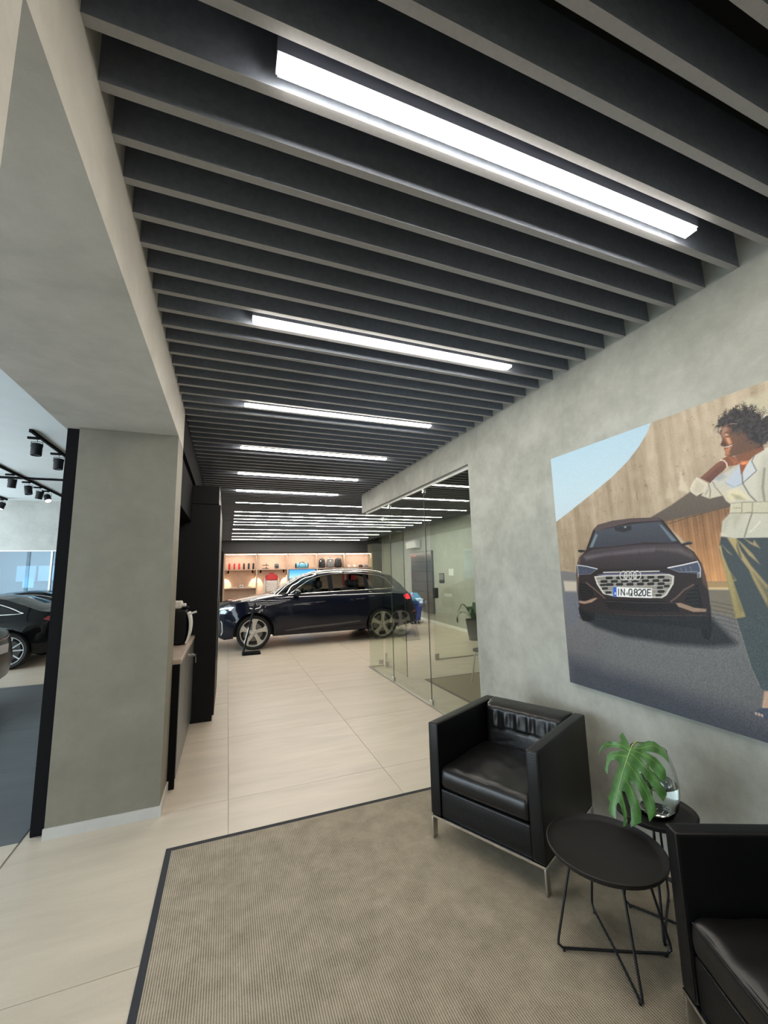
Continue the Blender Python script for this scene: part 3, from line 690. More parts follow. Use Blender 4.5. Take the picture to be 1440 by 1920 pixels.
('p',[(1136,1393),(1153,1387),(1159,1360),(1158,1342),(1148,1349),(1140,1370)],(226,160,122),5,0.9,None),
('p',[(1135,1410),(1148,1406),(1150,1394),(1136,1395)],(214,158,126),5,0.9,None),
('p',[(1124,1342),(1147,1341),(1155,1337),(1145,1323),(1131,1325)],(206,138,104),4,0.9,None),
('p',[(1127,1326),(1145,1323),(1142,1303),(1126,1303)],(200,128,88),6,0.8,None),
('l',[(1125,1347),(1142,1344),(1157,1345)],6,(236,226,214),1),
('l',[(1125,1339),(1139,1335)],4,(120,60,50),1),
('l',[(1125,1348),(1141,1347),(1156,1351)],4,(92,48,40),1),
('l',[(1137,1397),(1145,1390),(1153,1390)],5,(48,34,30),1),
('l',[(1131,1411),(1143,1415),(1151,1409)],4,(60,44,38),1),
('p',[(1112,1362),(1123,1376),(1135,1361),(1134,1351),(1120,1353)],(78,50,42),5,0.9,None),
('p',[(1172,1398),(1209,1393),(1265,1327),(1230,1306),(1176,1297),(1163,1326)],(98,74,60),20,0.8,None),
('hair',[(1117,1416),(1111,1435),(1106,1467),(1122,1492),(1141,1510),(1170,1520),(1202,1524),(1234,1512),(1264,1491),(1286,1462),(1304,1435),(1331,1413),(1334,1343),(1301,1323),(1263,1312),(1229,1346),(1214,1383),(1175,1397),(1163,1434),(1147,1448),(1127,1447)],(50,47,48)),
('l',[(1165,1450),(1178,1447),(1191,1440)],6,(150,130,120),0.8),
('l',[(1295,1435),(1307,1442)],8,(210,210,205),0.8)]
LEAF = [(-6,134),(1,133),(31,158),(66,174),(87,175),(108,161),(123,143),(131,120),(133,99),(126,108),(107,123),(82,130),(43,130),(61,123),(86,110),(104,92),(116,71),(117,51),(111,30),(102,19),(85,38),(69,58),(53,79),(35,96),(25,101),(40,76),(73,49),(89,22),(105,-3),(112,-18),(95,-51),(77,-28),(61,-6),(46,14),(29,37),(12,52),(28,23),(45,-3),(55,-30),(64,-60),(65,-100),(36,-135),(31,-105),(22,-69),(12,-39),(1,-12),(-18,0),(-29,25),(-22,-4),(-8,-34),(5,-73),(10,-107),(6,-145),(-35,-170),(-30,-135),(-30,-97),(-39,-63),(-45,-44),(-57,-44),(-51,-76),(-46,-107),(-44,-132),(-53,-170),(-63,-174),(-58,-142),(-64,-111),(-71,-92),(-77,-92),(-82,-102),(-87,-148),(-91,-153),(-111,-141),(-115,-123),(-106,-95),(-114,-83),(-101,-54),(-92,-25),(-81,1),(-69,31),(-58,61),(-71,73),(-93,68),(-105,41),(-107,13),(-110,9),(-119,25),(-111,58),(-108,84),(-87,104),(-53,113),(-29,115),(-42,120),(-63,124),(-92,122),(-123,110),(-139,89),(-143,77),(-138,104),(-121,128),(-98,145),(-62,148),(-45,153),(-49,174),(-37,192),(-27,177),(-17,154),(-10,135)]
LEAF_RIB = [(-6,132),(-26,84),(-51,17),(-71,-47),(-90,-117)]
LEAF_VEINS = [[(-6,130),(36,140),(85,157),(115,135)],[(-9,125),(40,114),(84,91),(106,55)],[(-12,112),(23,83),(60,46),(98,-11)],[(-27,74),(5,29),(38,-34),(51,-101)],[(-44,12),(-15,-45),(-7,-129)],[(-66,-46),(-53,-93),(-52,-140)],[(-14,122),(-48,137),(-106,131)],[(-25,95),(-69,92),(-103,70)]]
LEAF_P0=(1.705, 1.435, 0.66); LEAF_A=(0.6139, -0.7894, 0.0); LEAF_B=(0.3036, 0.2361, 0.9231); LEAF_N=(-0.7286, -0.5667, 0.3846)
# ------------------------------------------------------------------ poster: a flat print painted onto a fine grid
def s2l(c):
    c = np.asarray(c, dtype=float)/255.0
    return np.where(c <= 0.04045, c/12.92, ((c+0.055)/1.055)**2.4)
PW, PH, PG = 1720.0, 1594.0, 2.8
nu, nv = int(PW/PG)+1, int(PH/PG)+1
us = np.linspace(0, PW, nu); vs2 = np.linspace(0, PH, nv)
img = np.zeros((nv, nu, 3))
rng = np.random.default_rng(3)
def value_noise(w, h, cu, cv):
    gu, gv = int(w/cu)+3, int(h/cv)+3
    g = rng.random((gv, gu)); U, V = np.meshgrid(us/cu, vs2/cv)
    i, j = U.astype(int), V.astype(int); a, b = U-i, V-j; a = a*a*(3-2*a); b = b*b*(3-2*b)
    return (g[j, i]*(1-a)+g[j, i+1]*a)*(1-b)+(g[j+1, i]*(1-a)+g[j+1, i+1]*a)*b
streak = 0.34*value_noise(PW, PH, 26, 420)+0.36*value_noise(PW, PH, 75, 300)+0.15*value_noise(PW, PH, 9, 60)+0.15*value_noise(PW, PH, 40, 40)
grain = rng.random((nv, nu))
base = np.array((158, 140, 117.0)); lite = np.array((204, 190, 166.0))
gx = np.clip(us/1300, 0, 1)[None, :, None]
img[:] = base*(1-0.55*gx)+lite*0.55*gx
img += ((streak-0.5)*66)[..., None]
pock = value_noise(PW, PH, 11, 17); img -= (np.clip(pock-0.86, 0, 1)*190)[..., None]
def dist_field(poly, pad):
    P = np.array(poly, float); lo = P.min(0)-pad; hi = P.max(0)+pad
    i0, i1 = np.searchsorted(us, lo[0]), np.searchsorted(us, hi[0]); j0, j1 = np.searchsorted(vs2, lo[1]), np.searchsorted(vs2, hi[1])
    if i1 <= i0 or j1 <= j0: return None
    U, V = np.meshgrid(us[i0:i1], vs2[j0:j1])
    return P, U, V, (slice(j0, j1), slice(i0, i1))
def seg_dist(P, U, V, closed):
    D = np.full(U.shape, 1e9); n = len(P)
    for k in range(n if closed else n-1):
        a, b = P[k], P[(k+1) % n]; d = b-a; l2 = max(1e-9, d@d)
        t = np.clip(((U-a[0])*d[0]+(V-a[1])*d[1])/l2, 0, 1)
        D = np.minimum(D, (U-a[0]-t*d[0])**2+(V-a[1]-t*d[1])**2)
    return np.sqrt(D)
def inside(P, U, V):
    r = np.zeros(U.shape, bool); n = len(P)
    for k in range(n):
        a, b = P[k], P[(k+1) % n]
        if a[1] == b[1]: continue
        c = ((a[1] > V) != (b[1] > V)) & (U < (b[0]-a[0])*(V-a[1])/(b[1]-a[1])+a[0])
        r ^= c
    return r
def cover(P, U, V, soft):
    s_ = max(soft*1.0, PG*0.55)
    d = seg_dist(P, U, V, True); d = np.where(inside(P, U, V), d, -d)
    return np.clip(0.5+d/(2*s_), 0, 1)
for op in POSTER_OPS:
    if op[0] == 'p':
        _, pts, col, soft, alpha, col2 = op
        r = dist_field(pts, soft*1.5+4)
        if r is None: continue
        P, U, V, sl = r
        c = np.array(col, float)
        if col2:
            t = np.clip((P[:, 1].max()-V)/max(1, P[:, 1].max()-P[:, 1].min()), 0, 1)[..., None]; c = c*(1-t)+np.array(col2, float)*t
        k = (cover(P, U, V, soft)*alpha)[..., None]
        img[sl] = img[sl]*(1-k)+c*k
    elif op[0] == 'l':
        _, pts, w, col, alpha = op
        r = dist_field(pts, w+4)
        if r is None: continue
        P, U, V, sl = r; w = w*0.62
        k = (np.clip(0.5+(w/2*1.25-seg_dist(P, U, V, False))/(PG*0.9), 0, 1)*alpha)[..., None]
        img[sl] = img[sl]*(1-k)+np.array(col, float)*k
    elif op[0] == 'wood':
        P, U, V, sl = dist_field(op[1], 4); k = cover(P, U, V, 3)
        band = (np.sin(U*0.42)*0.5+np.sin(U*0.17+1)*0.5)*14+(streak[sl]-0.5)*70
        img[sl] += (band*k)[..., None]*np.array((1, .85, .65))
    elif op[0] == 'hair':
        P, U, V, sl = dist_field(op[1], 30); d = seg_dist(P, U, V, True); d = np.where(inside(P, U, V), d, -d)
        d = d+(grain[sl]-0.5)*26+(value_noise(PW, PH, 14, 14)[sl]-0.5)*26
        k = np.clip(0.5+d/7, 0, 1)[..., None]
        img[sl] = img[sl]*(1-k)+(np.array(op[2], float)+(value_noise(PW, PH, 9, 9)[sl]-0.4)[..., None]*34)*k
road = (vs2 < 560)[:, None]
img += ((grain-0.5)*np.where(road, 30, 12))[..., None]
lin = s2l(np.clip(img, 3, 250))*0.86
po = thing('wall_poster', 'large frameless advertising print of a dark car and a person in a cream jacket', 'poster', (XR, 2.322, 0.818))
MB().box(-0.018, -0.001, -PW/1000, 0, 0, PH/1000).build('backing_board', 'black_matt', po)
me = bpy.data.meshes.new('printed_sheet')
U, V = np.meshgrid(us/1000, vs2/1000)
co = np.stack([np.full(U.shape, -0.0192), -U, V], -1).reshape(-1, 3)
I = np.arange(nu*nv).reshape(nv, nu)
quads = np.stack([I[:-1, :-1], I[1:, :-1], I[1:, 1:], I[:-1, 1:]], -1).reshape(-1, 4)
me.vertices.add(nu*nv); me.vertices.foreach_set('co', co.ravel())
me.loops.add(quads.size); me.loops.foreach_set('vertex_index', quads.ravel().astype(np.int32))
me.polygons.add(len(quads)); me.polygons.foreach_set('loop_start', np.arange(0, quads.size, 4, dtype=np.int32)); me.polygons.foreach_set('loop_total', np.full(len(quads), 4, dtype=np.int32))
me.update(calc_edges=True)
ca = me.color_attributes.new('print', 'FLOAT_COLOR', 'POINT')
ca.data.foreach_set('color', np.concatenate([lin.reshape(-1, 3), np.ones((nu*nv, 1))], 1).ravel().astype(np.float32))
pm = bpy.data.materials.new('poster_print'); pm.use_nodes = True
at = pm.node_tree.nodes.new('ShaderNodeVertexColor'); at.layer_name = 'print'
pb = pm.node_tree.nodes['Principled BSDF']; pm.node_tree.links.new(at.outputs['Color'], pb.inputs['Base Color']); _set(pb, 'Roughness', 0.5); _set(pb, 'Specular IOR Level', 0.3)
me.materials.append(pm)
ps = bpy.data.objects.new('printed_sheet', me); COL.objects.link(ps); ps.parent = po
# ------------------------------------------------------------------ rug
RX0, RX1, RY0, RY1 = -0.295, 2.18, -0.9, 2.985
rug = thing('area_rug', 'beige sisal area rug with dark binding under the armchairs', 'rug', (RX0, RY0, 0))
MB().box(0.03, RX1-RX0-0.03, 0.03, RY1-RY0-0.03, 0.0005, 0.0078).build('woven_field', 'sisal', rug)
mb = MB(); w_, l_ = RX1-RX0, RY1-RY0
for (x0, x1, y0, y1) in ((0, .032, 0, l_), (w_-.032, w_, 0, l_), (.032, w_-.032, 0, .032), (.032, w_-.032, l_-.032, l_)): mb.box(x0, x1, y0, y1, 0.0005, 0.0080)
mb.build('binding', 'rug_edge', rug)
RZ = 0.0081
rug2 = thing('office_rug', 'olive brown woven rug inside the glass office', 'rug', (2.80, 3.3, 0))
MB().box(0.04, 2.3, 0.04, 2.44, 0.0005, 0.0078).build('woven_field', mat('olive_weave', (0.20, 0.165, 0.10), 0.9, noise=0.3, nscale=120), rug2)
mb = MB()
for (x0, x1, y0, y1) in ((0, .04, 0, 2.48), (2.3, 2.34, 0, 2.48), (.04, 2.3, 0, .04), (.04, 2.3, 2.44, 2.48)): mb.box(x0, x1, y0, y1, 0.0005, 0.0080)
mb.build('binding', mat('brown_binding', (0.10, 0.07, 0.06), 0.8), rug2)

# ------------------------------------------------------------------ armchairs
def armchair(label, loc, rz):
    W, D, Hh, T = 0.70, 0.735, 0.66, 0.068
    t = thing('armchair', label, 'armchair', (loc[0], loc[1], RZ), rz, 'black leather club chairs')
    Z0_ = 0.135
    for s in (-1, 1):
        mb = MB(); mb.rbox((s*(W/2-T/2), 0, (Z0_+Hh)/2), (T, D, Hh-Z0_), 0.011, 3)
        a = mb.build('arm', 'leather', t, 40)
        # stitched edge seams
        for xs_ in (-1, 1):
            x = s*(W/2-T/2)+xs_*(T/2-0.004); mb = MB()
            mb.tube([(x, -D/2+.004, Z0_+.01), (x, -D/2+.004, Hh-.006), (x, D/2-.02, Hh-.004)], 0.0032, 6); mb.build('seam', 'leather', a, 60)
    mb = MB(); mb.rbox((0, D/2-0.045, (Z0_+Hh-.005)/2), (W-2*T+.002, 0.09, Hh-.005-Z0_), 0.012, 3); mb.build('backrest', 'leather', t, 40)
    # back cushion: soft, leaning, with drag wrinkles towards the top
    nx, nz = 44, 26; vs_, fs = [], []
    bw, bz0, bz1 = W-2*T-0.006, 0.375, 0.662
    for j in range(nz+1):
        for i in range(nx+1):
            a, b = i/nx, j/nz
            x = (a-.5)*bw; ex = min(1, min(a, 1-a)*11); ez = min(1, (1-b)*9)
            bul = math.sqrt(max(0, 1-(1-ex)**2))*math.sqrt(max(0, 1-(1-ez)**2))
            front = D/2-0.09-0.012-0.105*bul*(1-0.25*b)
            wr = 0.006*math.exp(-((b-.72)/.16)**2)*(math.sin(a*47+1.5*math.sin(a*9))+0.6*math.sin(a*83+2))*min(1, min(a, 1-a)*5)
            cr = -0.007*math.exp(-((b-.50+.10*(4*(a-.5)**2))/.02)**2) - 0.005*math.exp(-((b-.22-(a-.25)*.5)/.03)**2)*max(0, 1-abs(a-.22)*4)
            vs_.append((x, front-wr-cr, bz0+(bz1-bz0)*b))
    for j in range(nz):
        for i in range(nx): k = j*(nx+1)+i; fs.append((k, k+1, k+nx+2, k+nx+1))
    o = len(vs_)
    for j in range(nz+1):
        for i in (0, nx): vs_.append((vs_[j*(nx+1)+i][0], D/2-.08, vs_[j*(nx+1)+i][2]))
    for j in range(nz):
        fs.append((j*(nx+1), (j+1)*(nx+1), o+2*(j+1), o+2*j)); fs.append((j*(nx+1)+nx, o+2*j+1, o+2*(j+1)+1, (j+1)*(nx+1)+nx))
    top = nz*(nx+1)
    for i in range(nx): vs_.append((vs_[top+i][0], D/2-.012, vs_[top+i][2]))
    vs_.append((vs_[top+nx][0], D/2-.012, vs_[top+nx][2])); q = len(vs_)-nx-1
    for i in range(nx): fs.append((top+i, q+i, q+i+1, top+i+1))
    mb = MB(); mb.add(vs_, fs); mb.build('back_cushion', 'leather_seat', t, 60)
    # seat cushion
    def crown(x, y, z):
        if z > 0:
            u, v = x/0.282, y/0.26
            z += 0.022*max(0, 1-u*u)*max(0, 1-v*v) + 0.0022*math.sin(x*31+y*13)*math.sin(y*27-x*9)
        if y < -0.2: y -= 0.014*max(0, 1-(z/0.066)**2)+0.0018*math.sin(x*46)
        return (x, y, z)
    cu = MB()
    cu.rbox((0, -D/2+0.285, 0.352), (W-2*T-.004, 0.54, 0.128), 0.034, 5, crown)
    me_ = cu.mesh('seat_cushion', 'leather_seat', 60)
    bm = bmesh.new(); bm.from_mesh(me_); bmesh.ops.subdivide_edges(bm, edges=[e for e in bm.edges if e.calc_length() > 0.08], cuts=7, use_grid_fill=True)
    for v_ in bm.verts:
        x, y, z = v_.co.x, v_.co.y-(-D/2+.285), v_.co.z-.352
        if z > 0.055: v_.co.z += 0.010*max(0, 1-(x/.28)**2)*max(0, 1-(y/.26)**2)+0.003*math.sin(x*33+y*17)*math.sin(y*29-x*11)
    bm.to_mesh(me_); bm.free(); me_.polygons.foreach_set('use_smooth', [True]*len(me_.polygons))
    sc = bpy.data.objects.new('seat_cushion', me_); COL.objects.link(sc); sc.parent = t
    mb = MB(); xx = W/2-T-.02
    mb.tube([(-xx, -D/2+0.011, 0.398), (0, -D/2+.006, 0.400), (xx, -D/2+0.011, 0.398)], 0.003, 6); mb.build('seam', 'leather', sc, 60)
    mb = MB(); mb.rbox((0, -D/2+0.04, (Z0_+.292)/2), (W-2*T-.004, 0.06, .292-Z0_), 0.010, 3); mb.build('front_panel', 'leather', t, 40)
    MB().box(-W/2+T, W/2-T, -D/2+.07, D/2-.08, Z0_+.004, 0.292).build('seat_box', 'black_matt', t)
    mb = MB()
    for (x0, x1, y0, y1) in ((-W/2, W/2, -D/2-.001, -D/2+.04), (-W/2, W/2, D/2-.04, D/2), (-W/2, -W/2+.04, -D/2+.04, D/2-.04), (W/2-.04, W/2, -D/2+.04, D/2-.04)): mb.box(x0, x1, y0, y1, 0.122, 0.135)
    mb.build('base_frame', 'chrome', t)
    for sx in (-1, 1):
        for sy in (-1, 1):
            mb = MB(); x = sx*(W/2-.006); y = sy*(D/2-.022)
            mb.rbox((x, y, 0.062), (0.012, 0.043, 0.122), 0.003, 2); mb.build('leg', 'steel', t, 40)
    return t
armchair('black leather armchair with chrome legs beside the glass partition', (1.685, 2.30), math.radians(-64.1))
armchair('black leather armchair cut off by the right edge of the picture', (1.716, 0.715), math.radians(-114.5))

# ------------------------------------------------------------------ wire tables
def wire_table(label, loc, h, r, fr, ang):
    t = thing('side_table', label, 'side table', (loc[0], loc[1], RZ), ang, 'round black wire side tables')
    mb = MB(); mb.lathe([(0, h-.016), (r-.02, h-.016), (r-.006, h-.012), (r, h-.002), (r+.002, h+.008), (r-.002, h+.010), (r-.006, h+.004), (r-.014, h-.006), (r-.03, h-.009), (0, h-.009)], n=56, cap=False); mb.build('tray_top', 'tray', t, 50)
    tr, ft = fr*0.62, 0.016
    for k in range(2):
        c, s = math.cos(k*PI/2), math.sin(k*PI/2)
        prof = [(-tr, h-.016), (-fr*.985, .05+k*.0), (-fr, .026), (-fr+.018, .010+.0035*k), (0, .010+.0095*k), (fr-.018, .010+.0035*k), (fr, .026), (fr*.985, .05), (tr, h-.016)]
        mb = MB(); mb.tube([(a*c, a*s, z) for a, z in prof], 0.0055, 8); mb.build('wire_leg_loop', 'wire', t, 60)
        for sg in (-1, 1):
            mb = MB(); mb.lathe([(0, 0), (.006, 0), (.006, .007), (0, .007)], (sg*(fr-.022)*c, sg*(fr-.022)*s, 0), 8); mb.build('foot', 'wire', t, 40)
    mb = MB(); mb.tube([(tr*.92*math.cos(a*PI/12), tr*.92*math.sin(a*PI/12), h-.03) for a in range(24)], 0.004, 6, True); mb.build('support_ring', 'wire', t, 60)
    return t
wire_table('larger low round black side table with wire legs between the armchairs', (1.552, 1.493), 0.40, 0.232, 0.225, math.atan2(-.197, .4))
wire_table('smaller round black side table by the wall carrying the glass vase', (1.90, 1.515), 0.462, 0.168, 0.165, math.radians(-58))

# ------------------------------------------------------------------ vase and leaf
VX, VY, VZ = 1.885, 1.500, RZ+0.462-0.009
va = thing('glass_vase', 'round clear glass vase of water on the smaller side table', 'vase', (VX, VY, VZ))
outer = [(0, 0.0005), (.055, .0005), (.075, .012), (.094, .05), (.104, .10), (.106, .145), (.100, .20), (.088, .245), (.076, .275), (.074, .285)]
inner = [(.071, .284), (.073, .272), (.085, .243), (.096, .20), (.102, .145), (.100, .10), (.090, .052), (.070, .018), (.05, .010), (0, .010)]
mb = MB(); mb.lathe(outer+inner, n=40, cap=False); mb.build('vase_body', 'vase_glass', va, 60)
M['water'] = mat('water', (0.93, 0.96, 0.94), 0.0); _set(M['water'].node_tree.nodes['Principled BSDF'], 'Transmission Weight', 1.0); _set(M['water'].node_tree.nodes['Principled BSDF'], 'IOR', 1.33)
mb = MB(); mb.lathe([(0, .0105), (.05, .0105), (.069, .0185), (.089, .052), (.099, .10), (.1008, .145), (0, .145)], n=32, cap=False); mb.build('water', 'water', va, 60)

P0 = Vector(LEAF_P0); LA, LB, LN = Vector(LEAF_A), Vector(LEAF_B), Vector(LEAF_N)
def rib_u(v):      # rib position for a height along the leaf
    R_ = LEAF_RIB
    for (a, b) in zip(R_[:-1], R_[1:]):
        if b[1] <= v <= a[1]: t = (v-a[1])/(b[1]-a[1]); return a[0]+t*(b[0]-a[0])
    return R_[0][0] if v > R_[0][1] else R_[-1][0]
def leaf3(u, v, off=0.0):
    d = u-rib_u(v)
    bend = -0.00085*d*d - 0.00012*(v-40)**2 - 0.012*abs(d) + 3.0*math.sin(d*0.10)   # droop away from the rib, slight ripples (mm)
    bend = max(bend, -34)
    return (u/1000, v/1000, (bend+off)/1000)
lf = thing('monstera_leaf', 'large split green leaf leaning out of the glass vase', 'leaf', tuple(P0))
lf.matrix_world = Matrix(((LA.x, LB.x, LN.x, P0.x), (LA.y, LB.y, LN.y, P0.y), (LA.z, LB.z, LN.z, P0.z), (0, 0, 0, 1)))
rv, tri, lps = cdt(LEAF, (), 8.0)
nb = len(rv); lp = lps[0]; n0 = len(lp)
mb = MB(); mb.add([leaf3(p[0], p[1], 0.5) for p in rv]+[leaf3(p[0], p[1], -0.5) for p in rv], [tuple(f) for f in tri]+[tuple(nb+i for i in reversed(f)) for f in tri]+[(lp[i], lp[(i+1) % n0], nb+lp[(i+1) % n0], nb+lp[i]) for i in range(n0)])
M['leaf'] = mat('leaf_green', (0.052, 0.145, 0.036), 0.36, spec=0.5, noise=0.35, nscale=28)
_lb = M['leaf'].node_tree.nodes['Principled BSDF']; _set(_lb, 'Subsurface Weight', 0.0); _set(_lb, 'Transmission Weight', 0.0)
M['rib'] = mat('leaf_rib', (0.23, 0.36, 0.08), 0.5)
mb.build('blade', 'leaf', lf, 50)
def res(pl):
    return [leaf3(p.x, p.y, 0.9) for p in smooth_path([(a, b, 0) for a, b in pl], 8)]
q = res(LEAF_RIB); mb = MB(); mb.tube(q, [0.0030-0.0022*i/len(q) for i in range(len(q))], 6); mb.build('midrib', 'rib', lf, 60)
for v_ in LEAF_VEINS:
    q = res(v_); mb = MB(); mb.tube(q, [0.0012-0.0008*i/len(q) for i in range(len(q))], 5); mb.build('vein', 'rib', lf, 60)
b0 = Vector(leaf3(*LEAF[0], -1)); inv = lf.matrix_world.inverted()
e0 = inv @ Vector((VX-.02, VY-.0, VZ+.27)); e1 = inv @ Vector((VX+.03, VY+.03, VZ+.03))
mid_ = (b0+e0)/2 + inv.to_3x3() @ Vector((0.0, 0, 0.035))
mb = MB(); mb.tube(smooth_path([b0, mid_, e0, e1], 6), 0.0035, 7); mb.build('stalk', 'rib', lf, 60)
# ------------------------------------------------------------------ cars
M['navy'] = mat('navy_car_paint', (0.0028, 0.0045, 0.012), 0.3, spec=0.1, coat=0.7)
M['black_paint'] = mat('black_car_paint', (0.002, 0.0022, 0.0024), 0.3, spec=0.08, coat=0.45)
M['car_glass'] = glass_mat('tinted_car_glass', (0.42, 0.45, 0.43), 1.0)
M['dark_glass'] = glass_mat('dark_car_glass', (0.10, 0.11, 0.11), 1.0)
M['tyre'] = mat('tyre_rubber', (0.012, 0.012, 0.012), 0.75, spec=0.3)
M['rim'] = mat('grey_alloy', (0.58, 0.54, 0.49), 0.38, metal=0.6)
M['rim_bright'] = mat('bright_alloy', (0.75, 0.78, 0.8), 0.25, metal=0.85)
M['cabin'] = mat('dark_cabin', (0.016, 0.017, 0.018), 0.7)
M['seat_grey'] = mat('grey_car_seat', (0.035, 0.037, 0.04), 0.6)
M['satin_trim'] = mat('satin_trim', (0.80, 0.80, 0.78), 0.22, metal=1.0)
M['lamp_clear'] = mat('lamp_clear', (0.50, 0.58, 0.62), 0.1, metal=0.5, emit=(0.75, 0.95, 1.0), estr=0.35)
M['lamp_dark'] = mat('lamp_dark', (0.05, 0.07, 0.09), 0.12, spec=0.7, coat=1.0)
M['lamp_white'] = mat('lamp_white', (0.8, 0.9, 0.95), 0.2, emit=(0.8, 0.97, 1.0), estr=1.3)
M['lamp_red'] = mat('lamp_red', (0.5, 0.01, 0.015), 0.15, emit=(1.0, 0.03, 0.05), estr=1.2, coat=1.0)
M['lamp_red_off'] = mat('lamp_red_off', (0.16, 0.006, 0.008), 0.15, coat=1.0)
M['plastic'] = mat('black_plastic', (0.012, 0.012, 0.013), 0.55)
M['blade'] = mat('grey_sill_blade', (0.085, 0.085, 0.09), 0.35, metal=0.5)
M['disc'] = mat('brake_disc', (0.22, 0.21, 0.2), 0.4, metal=0.9)

def lerp_tab(tab, x):
    if x <= tab[0][0]: return tab[0][1]
    for (a, b) in zip(tab[:-1], tab[1:]):
        if x <= b[0]: t = (x-a[0])/(b[0]-a[0]); t2 = t; return a[1]+t2*(b[1]-a[1])
    return tab[-1][1]

def wheel(car, x, side, y, R, rim, style, rm):
    w = empty('wheel', (x, side*y, R), 0, car)
    if side > 0: w.rotation_euler = (0, 0, PI)
    mb = MB(); mb.lathe([(rim, -.10), (rim+.012, -.118), (R-.03, -.128), (R-.010, -.112), (R, -.07), (R, .07), (R-.01, .11), (R-.03, .125), (rim, .10)], n=44, axis='y', cap=False); mb.build('tyre', 'tyre', w, 45)
    mb = MB(); mb.lathe([(rim+.004, -.098), (rim-.004, -.112), (rim-.016, -.110), (rim-.024, -.085), (rim-.03, .10)], n=44, axis='y', cap=False); mb.build('rim', rm, w, 45)
    mb = MB(); mb.lathe([(0, -.01), (rim*.66, -.01), (rim*.66, .015), (0, .015)], n=30, axis='y', cap=False); mb.build('brake_disc', 'disc', w, 40)
    MB().box(-rim*.72, -rim*.36, -.035, .03, -.10, .10).build('brake_caliper', 'disc', w)
    mb = MB(); mb.lathe([(0, -.094), (.030, -.094), (.036, -.088), (.075, -.080), (.085, -.05), (.07, -.02), (0, -.02)], n=24, axis='y', cap=False); mb.build('hub_cap', rm, w, 40)
    mb = MB(); mb.lathe([(0, .02), (rim-.03, .02), (rim-.03, .06), (0, .06)], n=30, axis='y', cap=False); mb.build('drum_shadow', 'plastic', w)
    if style == 'wide':
        out = [(.052, -.036), (.14, -.040), (.21, -.062), (rim-.018, -.100), (rim-.012, -.02), (rim-.012, .03), (rim-.018, .075), (.22, .030), (.14, .034), (.052, .036)]
        for k in range(5):
            a = PI/2+2*PI*k/5; c, s = math.cos(a), math.sin(a); mb = MB()
            mb.prism(out, lambda r, t: (r*c-t*s, -.100+.02*max(0, 1-r/.2)*.5, r*s+t*c), lambda r, t: (r*c-t*s*.8, -.055, r*s+t*c*.8)); mb.build('spoke', rm, w)
    else:
        for k in range(5):
            for d in (-1, 1):
                a = PI/2+2*PI*k/5+d*0.20; c, s = math.cos(a), math.sin(a); mb = MB()
                out = [(.05, -.012), (rim*.55, -.011+d*.012), (rim-.015, -.012+d*.022), (rim-.015, .012+d*.022), (rim*.55, .011+d*.012), (.05, .012)]
                mb.prism(out, lambda r, t: (r*c-t*s, -.098, r*s+t*c), lambda r, t: (r*c-t*s, -.06, r*s+t*c)); mb.build('spoke', rm, w)
    return w

def arc(cx, cz, R, zb, n=22):
    a = math.asin(max(-1, min(1, (zb-cz)/R)))
    return [(cx+R*math.cos(t), cz+R*math.sin(t)) for t in [a+(PI-2*a)*k/n for k in range(n+1)]]

